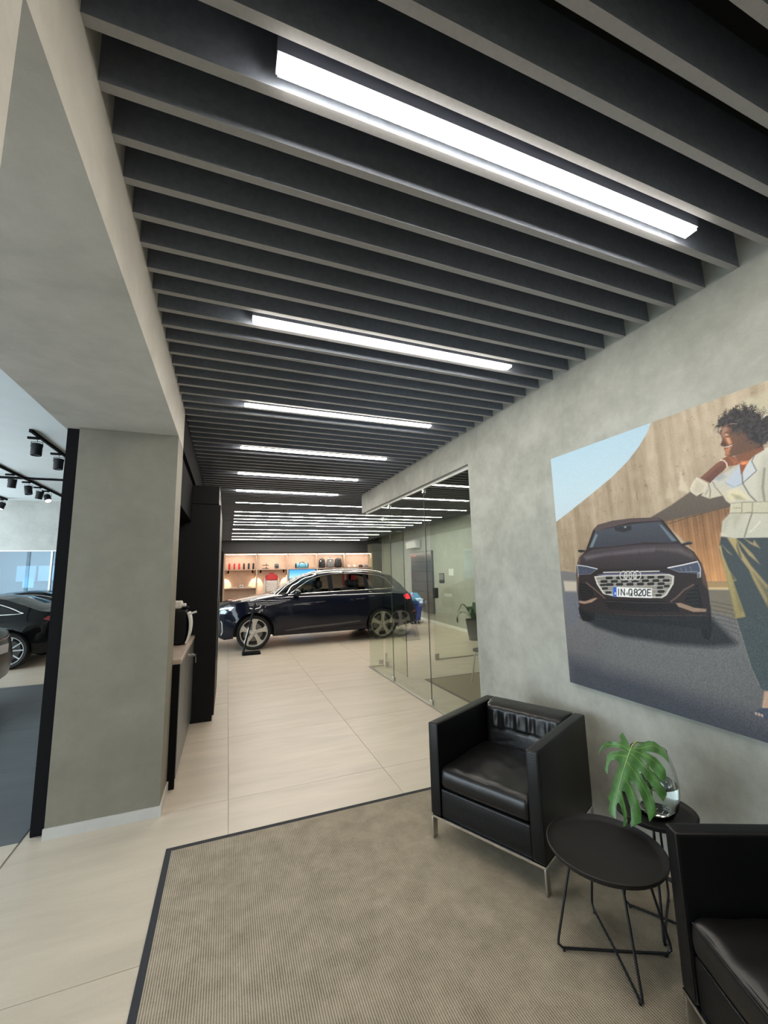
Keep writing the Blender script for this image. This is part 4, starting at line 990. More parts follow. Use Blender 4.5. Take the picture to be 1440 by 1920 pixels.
def build_car(label, loc, rz, S):
    car = thing('car', label, 'car', loc, rz)
    V, paint = S['V'], S['paint']
    R, zc, Ra = S['R'], S['R'], S['Ra']; xr = S['wb']
    xf0, xr0 = S['prof'][0][0], max(p[0] for p in S['prof'])
    xmin = min(p[0] for p in S['prof'])
    def w(x, z):
        tf = max(0, (S['ff']-x)/(S['ff']-xmin)); tr_ = max(0, (x-S['rf'])/(xr0-S['rf']))
        v = lerp_tab(V, z)*(1-S['kf']*tf**2.4)*(1-S['kr']*tr_**2.2)
        for cx in (0, xr):
            d = math.hypot(x-cx, z-zc); v += 0.016*math.exp(-((d-Ra-.02)/.05)**2)
        return v
    prof = S['prof']
    zb = S['zb']
    top = []
    for (a, b) in zip(prof[:-1], prof[1:]):
        n = max(1, int(math.hypot(b[0]-a[0], b[1]-a[1])/.07))
        top += [(a[0]+(b[0]-a[0])*k/n, a[1]+(b[1]-a[1])*k/n) for k in range(n)]
    top.append(prof[-1][:2])
    outline = top + arc(xr, zc, Ra, zb+.02) + [(xr-Ra-.25-(xr-2*Ra-.5)*k/14, zb) for k in range(15)] + arc(0, zc, Ra, zb+.0)
    holes = [p for p in S['win']]
    v2, tri, lps = cdt(outline, holes, 0.085)
    mb = MB()
    for s in (-1, 1): mb.add([(p[0], s*w(*p), p[1]) for p in v2], tri)
    # thickness returns at window and arch edges
    for lp in lps:
        n = len(lp)
        for s in (-1, 1):
            vs_ = []
            for i in lp:
                p = v2[i]; y = w(*p); vs_ += [(p[0], s*y, p[1]), (p[0], s*(y-.035), p[1])]
            rng_ = [k for k in range(n)] if lp is not lps[0] else [k for k in range(len(top)-1, n)]
            mb.add(vs_, [(2*k, 2*((k+1) % n), 2*((k+1) % n)+1, 2*k+1) for k in rng_])
    ns = 12
    segs = {}
    for (a, b) in zip(prof[:-1], prof[1:]):
        n = max(1, int(math.hypot(b[0]-a[0], b[1]-a[1])/.07)); rows = []
        for k in range(n+1):
            t = k/n; x, z = a[0]+(b[0]-a[0])*t, a[1]+(b[1]-a[1])*t; c, dx = a[2]+(b[2]-a[2])*t, a[3]+(b[3]-a[3])*t
            yw = w(x, z); rows.append([(x+dx*(1-abs(q)**2.2), q*yw, z+c*(1-abs(q)**2.4)) for q in [-1+2*i/ns for i in range(ns+1)]])
        m2 = segs.setdefault(a[4], MB())
        m2.add([p for r_ in rows for p in r_], [(k*(ns+1)+i, k*(ns+1)+i+1, (k+1)*(ns+1)+i+1, (k+1)*(ns+1)+i) for k in range(n) for i in range(ns)])
    body = mb; 
    for k in ('nose', 'roof', 'tail'): body.add(segs[k].v, segs[k].f)
    bo = body.build('body_shell', paint, car, 38, True)
    segs['hood'].build('hood', paint, car, 40, True)
    segs['windshield'].build('windshield', 'car_glass', car, 40, True)
    segs['rearglass'].build('rear_window', 'dark_glass', car, 40, True)
    # side glazing and its bright surround
    for p in S['win']:
        q2, t2, _ = cdt(p, (), 0.12)
        for s in (-1, 1):
            m3 = MB(); m3.add([(a, s*(w(a, b)-.008), b) for a, b in q2], t2); m3.build('side_window', S.get('glass', 'car_glass'), car, 40)
    for s in (-1, 1):
        for pl in S['trim']:
            q = smooth_path([(a, s*(w(a, b)+.004), b) for a, b in pl], 4); m3 = MB(); m3.tube(q, S.get('tr', .013), 6); m3.build('window_trim', 'satin_trim', car, 60)
        for pl in S['seams']:
            q = [(a, s*(w(a, b)-.001), b) for a, b in pl]; m3 = MB(); m3.tube(q, .0035, 5); m3.build('panel_gap', 'black_matt', car)
        for pl in S.get('pillars', []):
            q2, t2, _ = cdt(pl, (), 0.1); m3 = MB(); m3.add([(a, s*(w(a, b)+.002), b) for a, b in q2], t2); m3.build('pillar_cover', 'black_matt', car, 40)
        for pl in S.get('blades', []):
            q2, t2, _ = cdt(pl, (), 0.09); m3 = MB(); m3.add([(a, s*(w(a, b)+.010), b) for a, b in q2], t2); m3.build('sill_blade', 'blade', car, 40)
        for (hx_, hz_) in S['handles']:
            m3 = MB(); m3.tube(smooth_path([(hx_-.10, s*(w(hx_, hz_)-.004), hz_), (hx_-.085, s*(w(hx_, hz_)+.022), hz_), (hx_+.085, s*(w(hx_, hz_)+.022), hz_+.004), (hx_+.10, s*(w(hx_, hz_)-.004), hz_+.004)], 4), .011, 7); m3.build('door_handle', paint, car, 60)
        for (nm, mt, pl, off) in S['lamps']:
            q2, t2, lq = cdt(pl, (), 0.045); m3 = MB()
            vs_ = [(a, s*(w(a, b)+off), b) for a, b in q2]+[(a, s*(w(a, b)-.02), b) for a, b in q2]; n = len(q2); l_ = lq[0]
            m3.add(vs_, list(t2)+[(l_[i], l_[(i+1) % len(l_)], n+l_[(i+1) % len(l_)], n+l_[i]) for i in range(len(l_))]); m3.build(nm, mt, car, 30)
        if 'mirror' in S:
            x, z = S['mirror']; y = w(x, z)
            m3 = MB(); m3.rbox((x, s*(y+.13), z+.02), (.13, .23, .155), .062, 4, lambda a, b, c: (a+.03*(b*s*2), b, c*(1-.5*abs(b)))); mi = m3.build('side_mirror', paint, car, 60)
            m3 = MB(); m3.tube([(x-.0, s*(y-.02), z-.04), (x-.0, s*(y+.09), z-.035)], .022, 7); m3.build('mirror_arm', 'plastic', mi, 60)
        if S.get('rails'):
            m3 = MB(); m3.tube(smooth_path([(a, s*(w(a, b-.02)-.05), b) for a, b in S['rails']], 6), .019, 8); m3.build('roof_rail', 'satin_trim', car, 60)
        for cx in (0, xr):
            yo = w(cx, zc+Ra)-.006; m3 = MB(); pa = [(cx+(Ra-.004)*math.cos(t), zc+(Ra-.004)*math.sin(t)) for t in [-.25+(PI+.5)*k/20 for k in range(21)]]
            m3.add([(a, s*yo, b) for a, b in pa]+[(a, s*(yo-.34), b) for a, b in pa], [(k, k+1, 22+k, 21+k) for k in range(20)])
            m3.add([(a, s*(yo-.34), b) for a, b in pa], [tuple(range(21))]); m3.build('wheel_well', 'plastic', car)
            wheel(car, cx, s, lerp_tab(V, .5)-.125, R, S['rim'], S['style'], S['rm'])
    # underbody, cabin
    xs0, xs1 = xmin+.28, xr0-.35
    m3 = MB(); m3.box(xs0, xs1, -.60, .60, zb+.01, .52); m3.box(Ra+.02, xr-Ra-.02, -.86, .86, zb+.012, .50); m3.build('underbody', 'plastic', car)
    m3 = MB(); m3.box(-.52+.0, .62, -.62, .62, .52, S['dash']-.08); m3.rbox((S['cowl']+.22, 0, S['dash']-.06), (.5, 1.36, .17), .05, 3); m3.build('dashboard', 'cabin', car, 40)
    for (sx, sy) in S['seats']:
        sh = S['seat_top']; m3 = MB()
        m3.rbox((sx, sy, .60), (.52, .50, .20), .06, 3)
        m3.rbox((sx+.31, sy, sh-.36), (.16, .48, .62), .07, 3, lambda a, b, c: (a+.22*c, b*(1-.15*max(0, c)/.3), c))
        m3.rbox((sx+.42, sy, sh+.05), (.10, .27, .17), .045, 3); m3.build('car_seat', 'seat_grey', car, 50)
    m3 = MB(); m3.tube([(S['cowl']+.62, -.36+.18*math.cos(t*PI/10), S['dash']-.02+.18*math.sin(t*PI/10)) for t in range(20)], .016, 6, True); m3.build('steering_wheel', 'cabin', car, 60)
    # front grille and plates
    z0, z1 = S['grille']; xg = S['xg']
    m3 = MB(); pl = [(-.42, z1-.05), (-.36, z1), (.36, z1), (.42, z1-.05), (.34, z0+.03), (.28, z0), (-.28, z0), (-.34, z0+.03)]
    m3.prism(pl, lambda a, b: (xg+.10*abs(a)**2, a, b), lambda a, b: (xg+.07, a, b)); gr = m3.build('grille', 'plastic', car)
    m3 = MB(); m3.tube([(xg-.004+.10*abs(a)**2, a, b) for a, b in pl], .012, 6, True); m3.build('grille_frame', 'satin_trim', gr, 60)
    xt = S['xt']
    m3 = MB(); m3.box(xt, xt+.012, -.26, .26, S['plate'], S['plate']+.11); m3.build('licence_plate', 'white_plastic', car)
    m3 = MB(); m3.tube(smooth_path([(xt-.02-.16*abs(q)**2.2, q*.74, S['bar']) for q in [-1, -.6, -.2, .2, .6, 1]], 4), .012, 6); m3.build('tail_light_bar', S['barm'], car, 60)
    return car

SUV = dict(paint='navy', R=.368, Ra=.432, wb=3.02, zb=.262, ff=-.02, rf=3.0, kf=.27, kr=.20, rim=.295, style='wide', rm='rim', tr=.014,
    V=[(.18, .88), (.28, .925), (.42, .965), (.58, .982), (.76, .985), (.92, .975), (1.02, .955), (1.09, .925), (1.14, .89), (1.30, .80), (1.50, .695), (1.62, .64), (1.70, .62)],
    prof=[(-.60, .235, 0, -.12, 'nose'), (-.74, .30, 0, -.16, 'nose'), (-.80, .45, 0, -.17, 'nose'), (-.81, .66, 0, -.17, 'nose'), (-.78, .82, .01, -.16, 'nose'), (-.72, .92, .03, -.13, 'hood'),
          (-.5, .99, .05, -.05, 'hood'), (-.2, 1.04, .055, 0, 'hood'), (.15, 1.085, .055, -.05, 'hood'), (.50, 1.125, .045, -.18, 'hood'), (.66, 1.15, .015, -.26, 'windshield'), (.98, 1.36, .02, -.27, 'windshield'), (1.28, 1.52, .03, -.24, 'windshield'),
          (1.46, 1.592, .03, -.20, 'roof'), (1.75, 1.638, .035, -.05, 'roof'), (2.15, 1.650, .035, 0, 'roof'), (2.60, 1.632, .035, 0, 'roof'), (3.0, 1.588, .03, .08, 'roof'), (3.34, 1.525, .02, .20, 'rearglass'),
          (3.60, 1.30, .01, .16, 'rearglass'), (3.74, 1.13, 0, .14, 'tail'), (3.84, 1.04, 0, .13, 'tail'), (3.90, .88, 0, .14, 'tail'), (3.98, .70, 0, .14, 'tail'), (4.03, .56, 0, .13, 'tail'), (4.00, .40, 0, .11, 'tail'), (3.90, .33, 0, .10, 'tail'), (3.60, .29, 0, .05, 'tail')],
    win=[[(.84, 1.172), (1.02, 1.302), (1.22, 1.425), (1.42, 1.510), (1.56, 1.548), (1.70, 1.572), (1.70, 1.188)],
         [(1.81, 1.190), (1.81, 1.580), (2.10, 1.590), (2.40, 1.586), (2.62, 1.572), (2.62, 1.205)],
         [(2.80, 1.212), (2.70, 1.40), (2.70, 1.562), (2.95, 1.525), (3.12, 1.475), (3.22, 1.40), (3.34, 1.235), (3.30, 1.222)]],
    trim=[[(.74, 1.142), (1.02, 1.158), (1.70, 1.176), (2.62, 1.193), (3.30, 1.210), (3.36, 1.235), (3.24, 1.41), (3.14, 1.488), (2.96, 1.540), (2.65, 1.583), (2.40, 1.598), (2.10, 1.603), (1.75, 1.588), (1.56, 1.562), (1.40, 1.522), (1.20, 1.440), (1.0, 1.312), (.80, 1.17)]],
    seams=[[(.57, .36), (.55, .7), (.57, .95), (.62, 1.10)], [(1.70, .32), (1.70, .75), (1.70, 1.17)], [(2.86, 1.2), (2.82, .95), (2.66, .72), (2.56, .42)], [(.57, .36), (1.70, .335), (2.56, .39)], [(3.18, .95), (3.38, .95), (3.38, .82), (3.18, .82)]],
    pillars=[[(1.70, 1.195), (1.81, 1.196), (1.81, 1.574), (1.70, 1.566)], [(2.62, 1.21), (2.80, 1.216), (2.70, 1.40), (2.70, 1.556), (2.62, 1.566)]],
    blades=[[(.66, .375), (1.1, .428), (1.9, .455), (2.46, .492), (2.42, .455), (1.9, .415), (1.2, .385), (.70, .352)]],
    handles=[(1.48, .955), (2.46, .985)],
    lamps=[('headlamp', 'lamp_dark', [(-.735, .815), (-.70, .905), (-.58, .93), (-.42, .935), (-.50, .855), (-.56, .79), (-.68, .775)], .008),
           ('daytime_strip', 'lamp_white', [(-.715, .875), (-.70, .905), (-.58, .93), (-.42, .935), (-.50, .86), (-.53, .87), (-.49, .905), (-.58, .895)], .012),
           ('headlamp_lens', 'lamp_clear', [(-.71, .80), (-.69, .865), (-.60, .875), (-.56, .84), (-.60, .79)], .011),
           ('air_intake', 'plastic', [(-.74, .36), (-.77, .62), (-.70, .64), (-.66, .42), (-.70, .34)], .006),
           ('intake_trim', 'satin_trim', [(-.68, .35), (-.655, .42), (-.67, .60), (-.70, .65), (-.685, .65), (-.65, .60), (-.638, .41), (-.665, .33)], .012),
           ('tail_lamp', 'lamp_red', [(3.62, 1.03), (3.76, 1.06), (3.80, 1.0), (3.82, .93), (3.72, .92), (3.64, .96)], .010),
           ('rear_reflector', 'lamp_red_off', [(3.84, .60), (3.98, .64), (3.99, .61), (3.85, .57)], .008)],
    mirror=(.93, 1.165), rails=[(1.45, 1.625), (1.62, 1.668), (1.9, 1.692), (2.3, 1.695), (2.7, 1.676), (3.0, 1.640), (3.16, 1.595)],
    dash=1.12, cowl=.55, seats=[(1.15, -.38), (1.15, .38), (2.08, -.40), (2.08, .40), (2.08, 0)], seat_top=1.30,
    grille=(.36, .86), xg=-.985, xt=4.125, plate=.78, bar=.99, barm='lamp_red')
q7 = build_car('dark navy SUV parked crosswise behind the glass partition', (0.567, 10.583, 0), 0, SUV)

SEDAN = dict(SUV, paint='black_paint', R=.335, Ra=.385, wb=2.82, zb=.225, ff=0.0, rf=2.9, kf=.28, kr=.22, rim=.262, style='thin', rm='rim_bright', tr=.010, glass='dark_glass',
    V=[(.15, .84), (.25, .89), (.45, .925), (.66, .93), (.82, .915), (.90, .885), (.97, .84), (1.1, .74), (1.25, .63), (1.33, .58), (1.38, .56)],
    prof=[(-.60, .20, 0, -.12, 'nose'), (-.74, .26, 0, -.16, 'nose'), (-.80, .42, 0, -.17, 'nose'), (-.78, .60, .01, -.16, 'nose'), (-.70, .70, .03, -.12, 'hood'), (-.3, .80, .05, 0, 'hood'), (.25, .90, .05, -.08, 'hood'), (.60, .955, .03, -.22, 'hood'),
          (.72, .975, .015, -.26, 'windshield'), (1.1, 1.15, .02, -.26, 'windshield'), (1.38, 1.262, .03, -.2, 'windshield'), (1.55, 1.30, .035, -.15, 'roof'), (1.9, 1.335, .04, 0, 'roof'), (2.3, 1.318, .035, .05, 'roof'), (2.62, 1.262, .03, .12, 'rearglass'),
          (2.95, 1.14, .02, .12, 'rearglass'), (3.22, 1.03, .03, .12, 'tail'), (3.48, .985, .03, .12, 'tail'), (3.58, .93, .01, .10, 'tail'), (3.62, .78, 0, .11, 'tail'), (3.66, .58, 0, .11, 'tail'), (3.62, .36, 0, .10, 'tail'), (3.50, .26, 0, .08, 'tail')],
    win=[[(.98, 1.0), (1.2, 1.105), (1.45, 1.20), (1.70, 1.245), (1.70, 1.0)], [(1.79, 1.0), (1.79, 1.252), (2.15, 1.245), (2.45, 1.19), (2.48, 1.0)], [(2.54, 1.0), (2.52, 1.165), (2.75, 1.09), (2.92, 1.01)]],
    trim=[[(.92, .985), (1.7, .985), (2.5, .985), (2.96, .995), (2.92, 1.025), (2.75, 1.105), (2.45, 1.207), (2.15, 1.262), (1.8, 1.27), (1.5, 1.232), (1.2, 1.12), (.97, 1.01)]],
    seams=[[(.50, .30), (.5, .7), (.62, .95)], [(1.74, .28), (1.74, .98)], [(2.60, .98), (2.55, .75), (2.40, .6), (2.30, .34)], [(.5, .30), (1.7, .27), (2.3, .30)]],
    pillars=[[(1.70, 1.0), (1.79, 1.0), (1.79, 1.25), (1.70, 1.24)], [(2.48, 1.0), (2.54, 1.0), (2.52, 1.15), (2.47, 1.17)]], blades=[],
    handles=[(1.50, .86), (2.36, .875)],
    lamps=[('headlamp', 'lamp_dark', [(-.70, .62), (-.66, .69), (-.40, .735), (-.45, .66), (-.62, .60)], .008), ('tail_lamp', 'lamp_red_off', [(3.30, .88), (3.36, .93), (3.56, .92), (3.58, .84), (3.46, .82)], .008)],
    mirror=(1.0, .99), rails=None, dash=.96, cowl=.62, seats=[(1.15, -.36), (1.15, .36), (2.05, -.36), (2.05, .36)], seat_top=1.02, grille=(.26, .66), xg=-.96, xt=3.765, plate=.70, bar=.87, barm='lamp_red_off')
sedan = build_car('black fastback car with bright thin-spoked wheels seen left of the pillar', (-6.58, 10.63, 0), 0, SEDAN)
def copy_tree(o, parent=None):
    c = o.copy(); COL.objects.link(c); c.parent = parent
    for ch in o.children: copy_tree(ch, c)
    return c
c2 = copy_tree(sedan); c2.location = (-6.42, 6.62, 0); c2['label'] = 'glossy black car of which only one bumper corner shows at the left picture edge'
c3 = copy_tree(sedan); c3.location = (-6.45, 12.95, 0); c3['label'] = 'black car parked behind the fastback, mirrored in the glass partition'
# ------------------------------------------------------------------ merchandise shelves on the back wall
SX = [-0.15+1.244*k for k in range(6)]; SYF, SYB = 17.50, 17.93
Z1, Z2, ZT_ = 1.865, 1.135, 2.47
sh = thing('display_shelving', 'pale oak merchandise shelving with five lit bays on the back wall', 'shelving', (0, 0, 0))
MB().box(SX[0], SX[-1], SYB-.02, SYB, 0.0, ZT_).build('back_panel', 'oak', sh)
for x in SX: MB().box(x-.028, x+.028, SYF, SYB-.02, 0, ZT_+.04).build('divider', 'oak', sh)
M['shelf_led'] = emit_mat('shelf_led', (1.0, 0.88, 0.76), 34.0)
for i in range(5):
    a, b = SX[i]+.028, SX[i+1]-.028
    MB().box(a, b, SYF, SYB-.02, ZT_, ZT_+.04).build('top_board', 'oak', sh)
    MB().box(a, b, SYF, SYB-.02, Z1-.035, Z1).build('shelf_board', 'oak', sh)
    MB().box(a+.02, b-.02, SYF+.03, SYF+.07, ZT_-.012, ZT_-.001).build('light_strip', 'shelf_led', sh)
    MB().box(a, b, SYF, SYB-.02, 0.0, 0.10).build('plinth', 'oak', sh)
for i in (0, 4): MB().box(SX[i]+.028, SX[i+1]-.028, SYF, SYB-.02, Z2-.035, Z2).build('shelf_board', 'oak', sh)
YI = 17.70
M['red'] = mat('red_plastic', (0.55, 0.03, 0.035), 0.4); M['charcoal'] = mat('charcoal_fabric', (0.02, 0.02, 0.023), 0.8, noise=0.2, nscale=50)
M['grey_fab'] = mat('grey_fabric', (0.17, 0.175, 0.18), 0.85, noise=0.15, nscale=60); M['cream_fab'] = mat('cream_fabric', (0.62, 0.56, 0.50), 0.85)
M['blue_fab'] = mat('light_blue_fabric', (0.12, 0.36, 0.50), 0.6); M['brown_fab'] = mat('dark_brown_fabric', (0.06, 0.045, 0.04), 0.8)
M['black_plas'] = mat('black_bottle', (0.015, 0.015, 0.02), 0.35)
def bottle(x, m, label):
    t = thing('drinking_bottle', label, 'bottle', (x, YI, Z1), 0, 'slim bottles on the first top shelf')
    mb = MB(); mb.lathe([(0, .0005), (.036, .0005), (.038, .006), (.038, .20), (.034, .21), (0, .21)], n=18, cap=False); mb.build('bottle_body', m, t, 40)
    mb = MB(); mb.lathe([(0, .21), (.033, .21), (.033, .242), (.028, .247), (0, .247)], n=18, cap=False); mb.build('cap', m, t, 40)
for i, (x, c) in enumerate(zip((.045, .235, .42, .60, .785, .965), 'rrrkkk')):
    bottle(x, 'red' if c == 'r' else 'black_plas', ('red' if c == 'r' else 'black')+' slim drinking bottle on the first top shelf, '+('leftmost red one', 'middle red one', 'rightmost red one', 'leftmost black one', 'middle black one', 'rightmost black one')[i])
# two tier riser with sandals
rs = thing('acrylic_riser', 'clear two-tier display riser in the second shelf bay', 'display stand', (1.44, YI, Z1))
for x0, x1, z in ((-.10, .20, .002), (-.10, .12, .135)): MB().box(x0, x1, -.09, .09, z, z+.008).build('tier', 'clear', rs)
for x in (-.10, .112): MB().box(x, x+.008, -.09, .09, .010, .135).build('upright', 'clear', rs)
MB().box(.16, .168, -.09, .09, .010, .16).build('upright', 'clear', rs)
for z, lb in ((.144, 'upper'), (.011, 'lower')):
    t = thing('slide_sandal', 'dark slide sandal on the %s tier of the clear riser' % lb, 'sandal', (1.45, YI, Z1+z), 0, 'sandals on the riser')
    mb = MB(); mb.rbox((0, 0, .014), (.26, .10, .026), .012, 3); mb.build('sole', 'brown_fab', t, 50)
    mb = MB(); mb.tube([(.03, -.05, .02), (.03, -.035, .055), (.03, 0, .068), (.03, .035, .055), (.03, .05, .02)], .018, 8); mb.build('strap', 'brown_fab', t, 60)
bg = thing('gym_bag', 'small grey rounded bag in the second shelf bay', 'bag', (1.90, YI, Z1))
mb = MB(); mb.rbox((0, 0, .115), (.19, .13, .228), .06, 4, lambda a, b, c: (a*(1-.12*max(0, c/.11)), b, c)); mb.build('bag_body', 'grey_fab', bg, 60)
for s in (-1, 1):
    mb = MB(); mb.tube(smooth_path([(s*.045, -.068, .03), (s*.05, -.072, .12), (s*.035, -.068, .21)], 5), .008, 6); mb.build('strap', 'charcoal', bg, 60)
mb = MB(); mb.rbox((0, -.066, .09), (.11, .02, .08), .01, 2); mb.build('pocket', 'charcoal', bg, 40)
ft = thing('flat_tray', 'small pale flat tray at the end of the second shelf bay', 'tray', (2.30-.15, YI-.08, Z1))
mb = MB(); mb.rbox((0, 0, .012), (.17, .12, .022), .008, 2); mb.build('tray_body', 'cream_fab', ft, 40)
mb = MB(); mb.rbox((0, 0, .025), (.15, .10, .006), .003, 2); mb.build('tray_lining', 'white_plastic', ft, 40)
# duffel bag
du = thing('duffel_bag', 'light blue and black duffel bag in the third shelf bay', 'bag', (2.95, YI, Z1))
mb = MB(); mb.lathe([(0, -.27), (.08, -.268), (.105, -.25), (.112, -.1), (.112, .1), (.105, .25), (.08, .268), (0, .27)], (0, 0, .113), 24, 'x', False); mb.build('bag_body', 'blue_fab', du, 50)
for x in (-.25, .25):
    mb = MB(); mb.lathe([(.0, x-.03), (.09, x-.028), (.110, x-.01), (.116, x), (.110, x+.01), (.09, x+.028), (0, x+.03)], (0, 0, .117), 24, 'x', False); mb.build('end_panel', 'charcoal', du, 50)
for s in (-1, 1):
    mb = MB(); mb.tube(smooth_path([(-.13, s*.115, .06), (-.12, s*.10, .19), (-.05, s*.06, .265), (.05, s*.06, .265), (.12, s*.10, .19), (.13, s*.115, .06)], 5), .009, 6); mb.build('handle', 'charcoal', du, 60)
# backpacks
def backpack(x, m, w, h, label, patch):
    t = thing('backpack', label, 'backpack', (x, YI, Z1), 0, 'backpacks in the fourth shelf bay')
    mb = MB(); mb.rbox((0, 0, h/2), (w, .20, h-.002), .075, 5, lambda a, b, c: (a*(1-.14*max(0, c/(h/2))), b*(1-.2*max(0, c/(h/2))), c)); mb.build('bag_body', m, t, 60)
    mb = MB(); mb.rbox((0, -.10, h*.32), (w*.78, .06, h*.46), .028, 4); mb.build('front_pocket', m, t, 60)
    mb = MB(); mb.tube(smooth_path([(-.04, .02, h-.01), (-.03, .01, h+.03), (.03, .01, h+.03), (.04, .02, h-.01)], 4), .008, 6); mb.build('grab_handle', 'charcoal', t, 60)
    mb = MB(); mb.tube(smooth_path([(-w*.40, -.085, h*.55), (-w*.32, -.088, h*.80), (0, -.09, h*.90), (w*.32, -.088, h*.80), (w*.40, -.085, h*.55)], 5), .005, 5); mb.build('zip', 'charcoal' if m != 'charcoal' else 'grey_fab', t, 60)
    if patch: mb = MB(); mb.rbox((patch[0], -.105, patch[1]), (.05, .012, .05), .004, 2); mb.build('badge', 'white_plastic', t, 40)
backpack(3.83, 'charcoal', .27, .40, 'black backpack with a white tag, leftmost of the three', (-.09, .30))
backpack(4.19, 'grey_fab', .30, .42, 'light grey backpack standing between the two black ones', (-.02, .30))
backpack(4.55, 'charcoal', .31, .41, 'black backpack, rightmost of the three in the fourth bay', None)
dp = thing('storage_case', 'flat dark storage case under the backpack shelf', 'case', (4.19, YI, Z1-.035-.001))
mb = MB(); mb.rbox((0, 0, -.045), (1.12, .36, .088), .006, 2); mb.build('case_body', 'charcoal', dp, 40)
for x in (-.52, .52): mb = MB(); mb.rbox((x, -.182, -.04), (.03, .014, .03), .005, 2); mb.build('case_stud', 'white_plastic', dp, 40)
# caps
def cap(x, m, label):
    t = thing('baseball_cap', label, 'cap', (x, YI, Z1), 0, 'caps in the fifth shelf bay')
    mb = MB(); mb.lathe([(.092, .001), (.096, .04), (.088, .08), (.062, .112), (.02, .125), (0, .126)], n=20, cap=False); mb.build('crown', m, t, 60)
    pl = [(-.085, -.04), (-.09, -.10), (-.05, -.155), (0, -.168), (.05, -.155), (.09, -.10), (.085, -.04), (0, -.095)]
    mb = MB(); mb.prism(pl, lambda a, b: (a, b, .014-.25*a*a*4*.2), lambda a, b: (a, b, .020-.25*a*a*4*.2)); mb.build('brim', m, t, 40)
    mb = MB(); mb.lathe([(0, .124), (.008, .126), (.006, .132), (0, .133)], n=8, cap=False); mb.build('button', m, t, 50)
for x, m, l in ((5.02, 'cream_fab', 'cream baseball cap, leftmost of the four caps'), (5.30, 'cream_fab', 'cream baseball cap beside the first dark one'), (5.59, 'brown_fab', 'dark brown baseball cap right of the cream caps'), (5.84, 'grey_fab', 'grey baseball cap, rightmost of the four caps')): cap(x, m, l)
# jacket on hanger
jk = thing('jacket', 'red and white sports jacket hanging in the second shelf bay', 'jacket', (1.70, 17.68, 0))
def sheet(pl, y0, y1, name, m, bul=.05):
    q2, t2, lq = cdt(pl, (), 0.07); n = len(q2); l_ = lq[0]; P = np.array(pl)
    cx, hw = (P[:, 0].min()+P[:, 0].max())/2, (P[:, 0].max()-P[:, 0].min())/2
    f = lambda a, b: bul*math.sqrt(max(0, 1-((a-cx)/hw)**2))+.006*math.sin(a*40+b*9)
    mb = MB(); mb.add([(a, y0-f(a, b), b) for a, b in q2]+[(a, y1, b) for a, b in q2], list(t2)+[tuple(n+i for i in f_[::-1]) for f_ in t2]+[(l_[i], l_[(i+1) % len(l_)], n+l_[(i+1) % len(l_)], n+l_[i]) for i in range(len(l_))]); return mb.build(name, m, jk, 50)
sheet([(-.24, 1.40), (-.25, 1.55), (-.20, 1.62), (-.07, 1.665), (.07, 1.665), (.20, 1.62), (.25, 1.55), (.24, 1.40)], -.0, .06, 'yoke', 'red')
M['pattern'] = mat('white_print_cloth', (0.60, 0.55, 0.52), 0.85, noise=0.35, nscale=22)
sheet([(-.235, .93), (-.24, 1.40), (.24, 1.40), (.235, .93)], -.0, .06, 'front', 'pattern')
sheet([(-.25, 1.55), (-.24, 1.38), (-.25, 1.0), (-.28, .88), (-.36, .87), (-.345, 1.1), (-.31, 1.42)], -.0, .05, 'sleeve', 'cream_fab', .04)
sheet([(.25, 1.55), (.24, 1.38), (.25, 1.0), (.28, .88), (.36, .87), (.345, 1.1), (.31, 1.42)], -.0, .05, 'sleeve', 'cream_fab', .04)
sheet([(-.09, 1.655), (-.08, 1.71), (.08, 1.71), (.09, 1.655), (0, 1.60)], -.03, .03, 'collar', 'red', .02)
mb = MB(); mb.tube(smooth_path([(0, .02, 1.70), (0, .02, 1.77), (.02, .02, 1.79), (.01, .02, 1.815), (-.01, .02, 1.80)], 4), .005, 6); mb.build('hanger_hook', 'steel', jk, 60)
# red hoodie further right
rj = thing('red_garment', 'red garment hanging in the fifth shelf bay, seen through the car windows', 'garment', (5.05, 17.70, 0))
mb = MB(); mb.rbox((0, 0, 1.38), (.40, .12, .62), .05, 4); mb.build('garment_body', 'red', rj, 50)
for s in (-1, 1): mb = MB(); mb.rbox((s*.25, 0, 1.36), (.12, .09, .55), .04, 4); mb.build('sleeve', 'red', rj, 50)
# small things on the lower shelf
for x, w, l in ((.22, .28, 'long pale flat box at the left of the first lower shelf'), (.80, .26, 'long pale flat box at the right of the first lower shelf')):
    t = thing('flat_box', l, 'box', (x, YI, Z2), 0, 'flat boxes on the lower shelf'); mb = MB(); mb.rbox((0, 0, .014), (w, .10, .026), .005, 2); mb.build('box_base', 'cream_fab', t, 40)
    mb = MB(); mb.rbox((0, 0, .033), (w+.006, .106, .012), .004, 2); mb.build('lid', 'white_plastic', t, 40)
t = thing('gift_box', 'small white cube box with a dark square between the flat boxes', 'box', (.52, YI, Z2)); mb = MB(); mb.rbox((0, 0, .056), (.14, .12, .11), .006, 2); mb.build('box_body', 'white_plastic', t, 40)
MB().box(-.035, .035, -.0625, -.0605, .035, .085).build('printed_square', 'grey_fab', t)
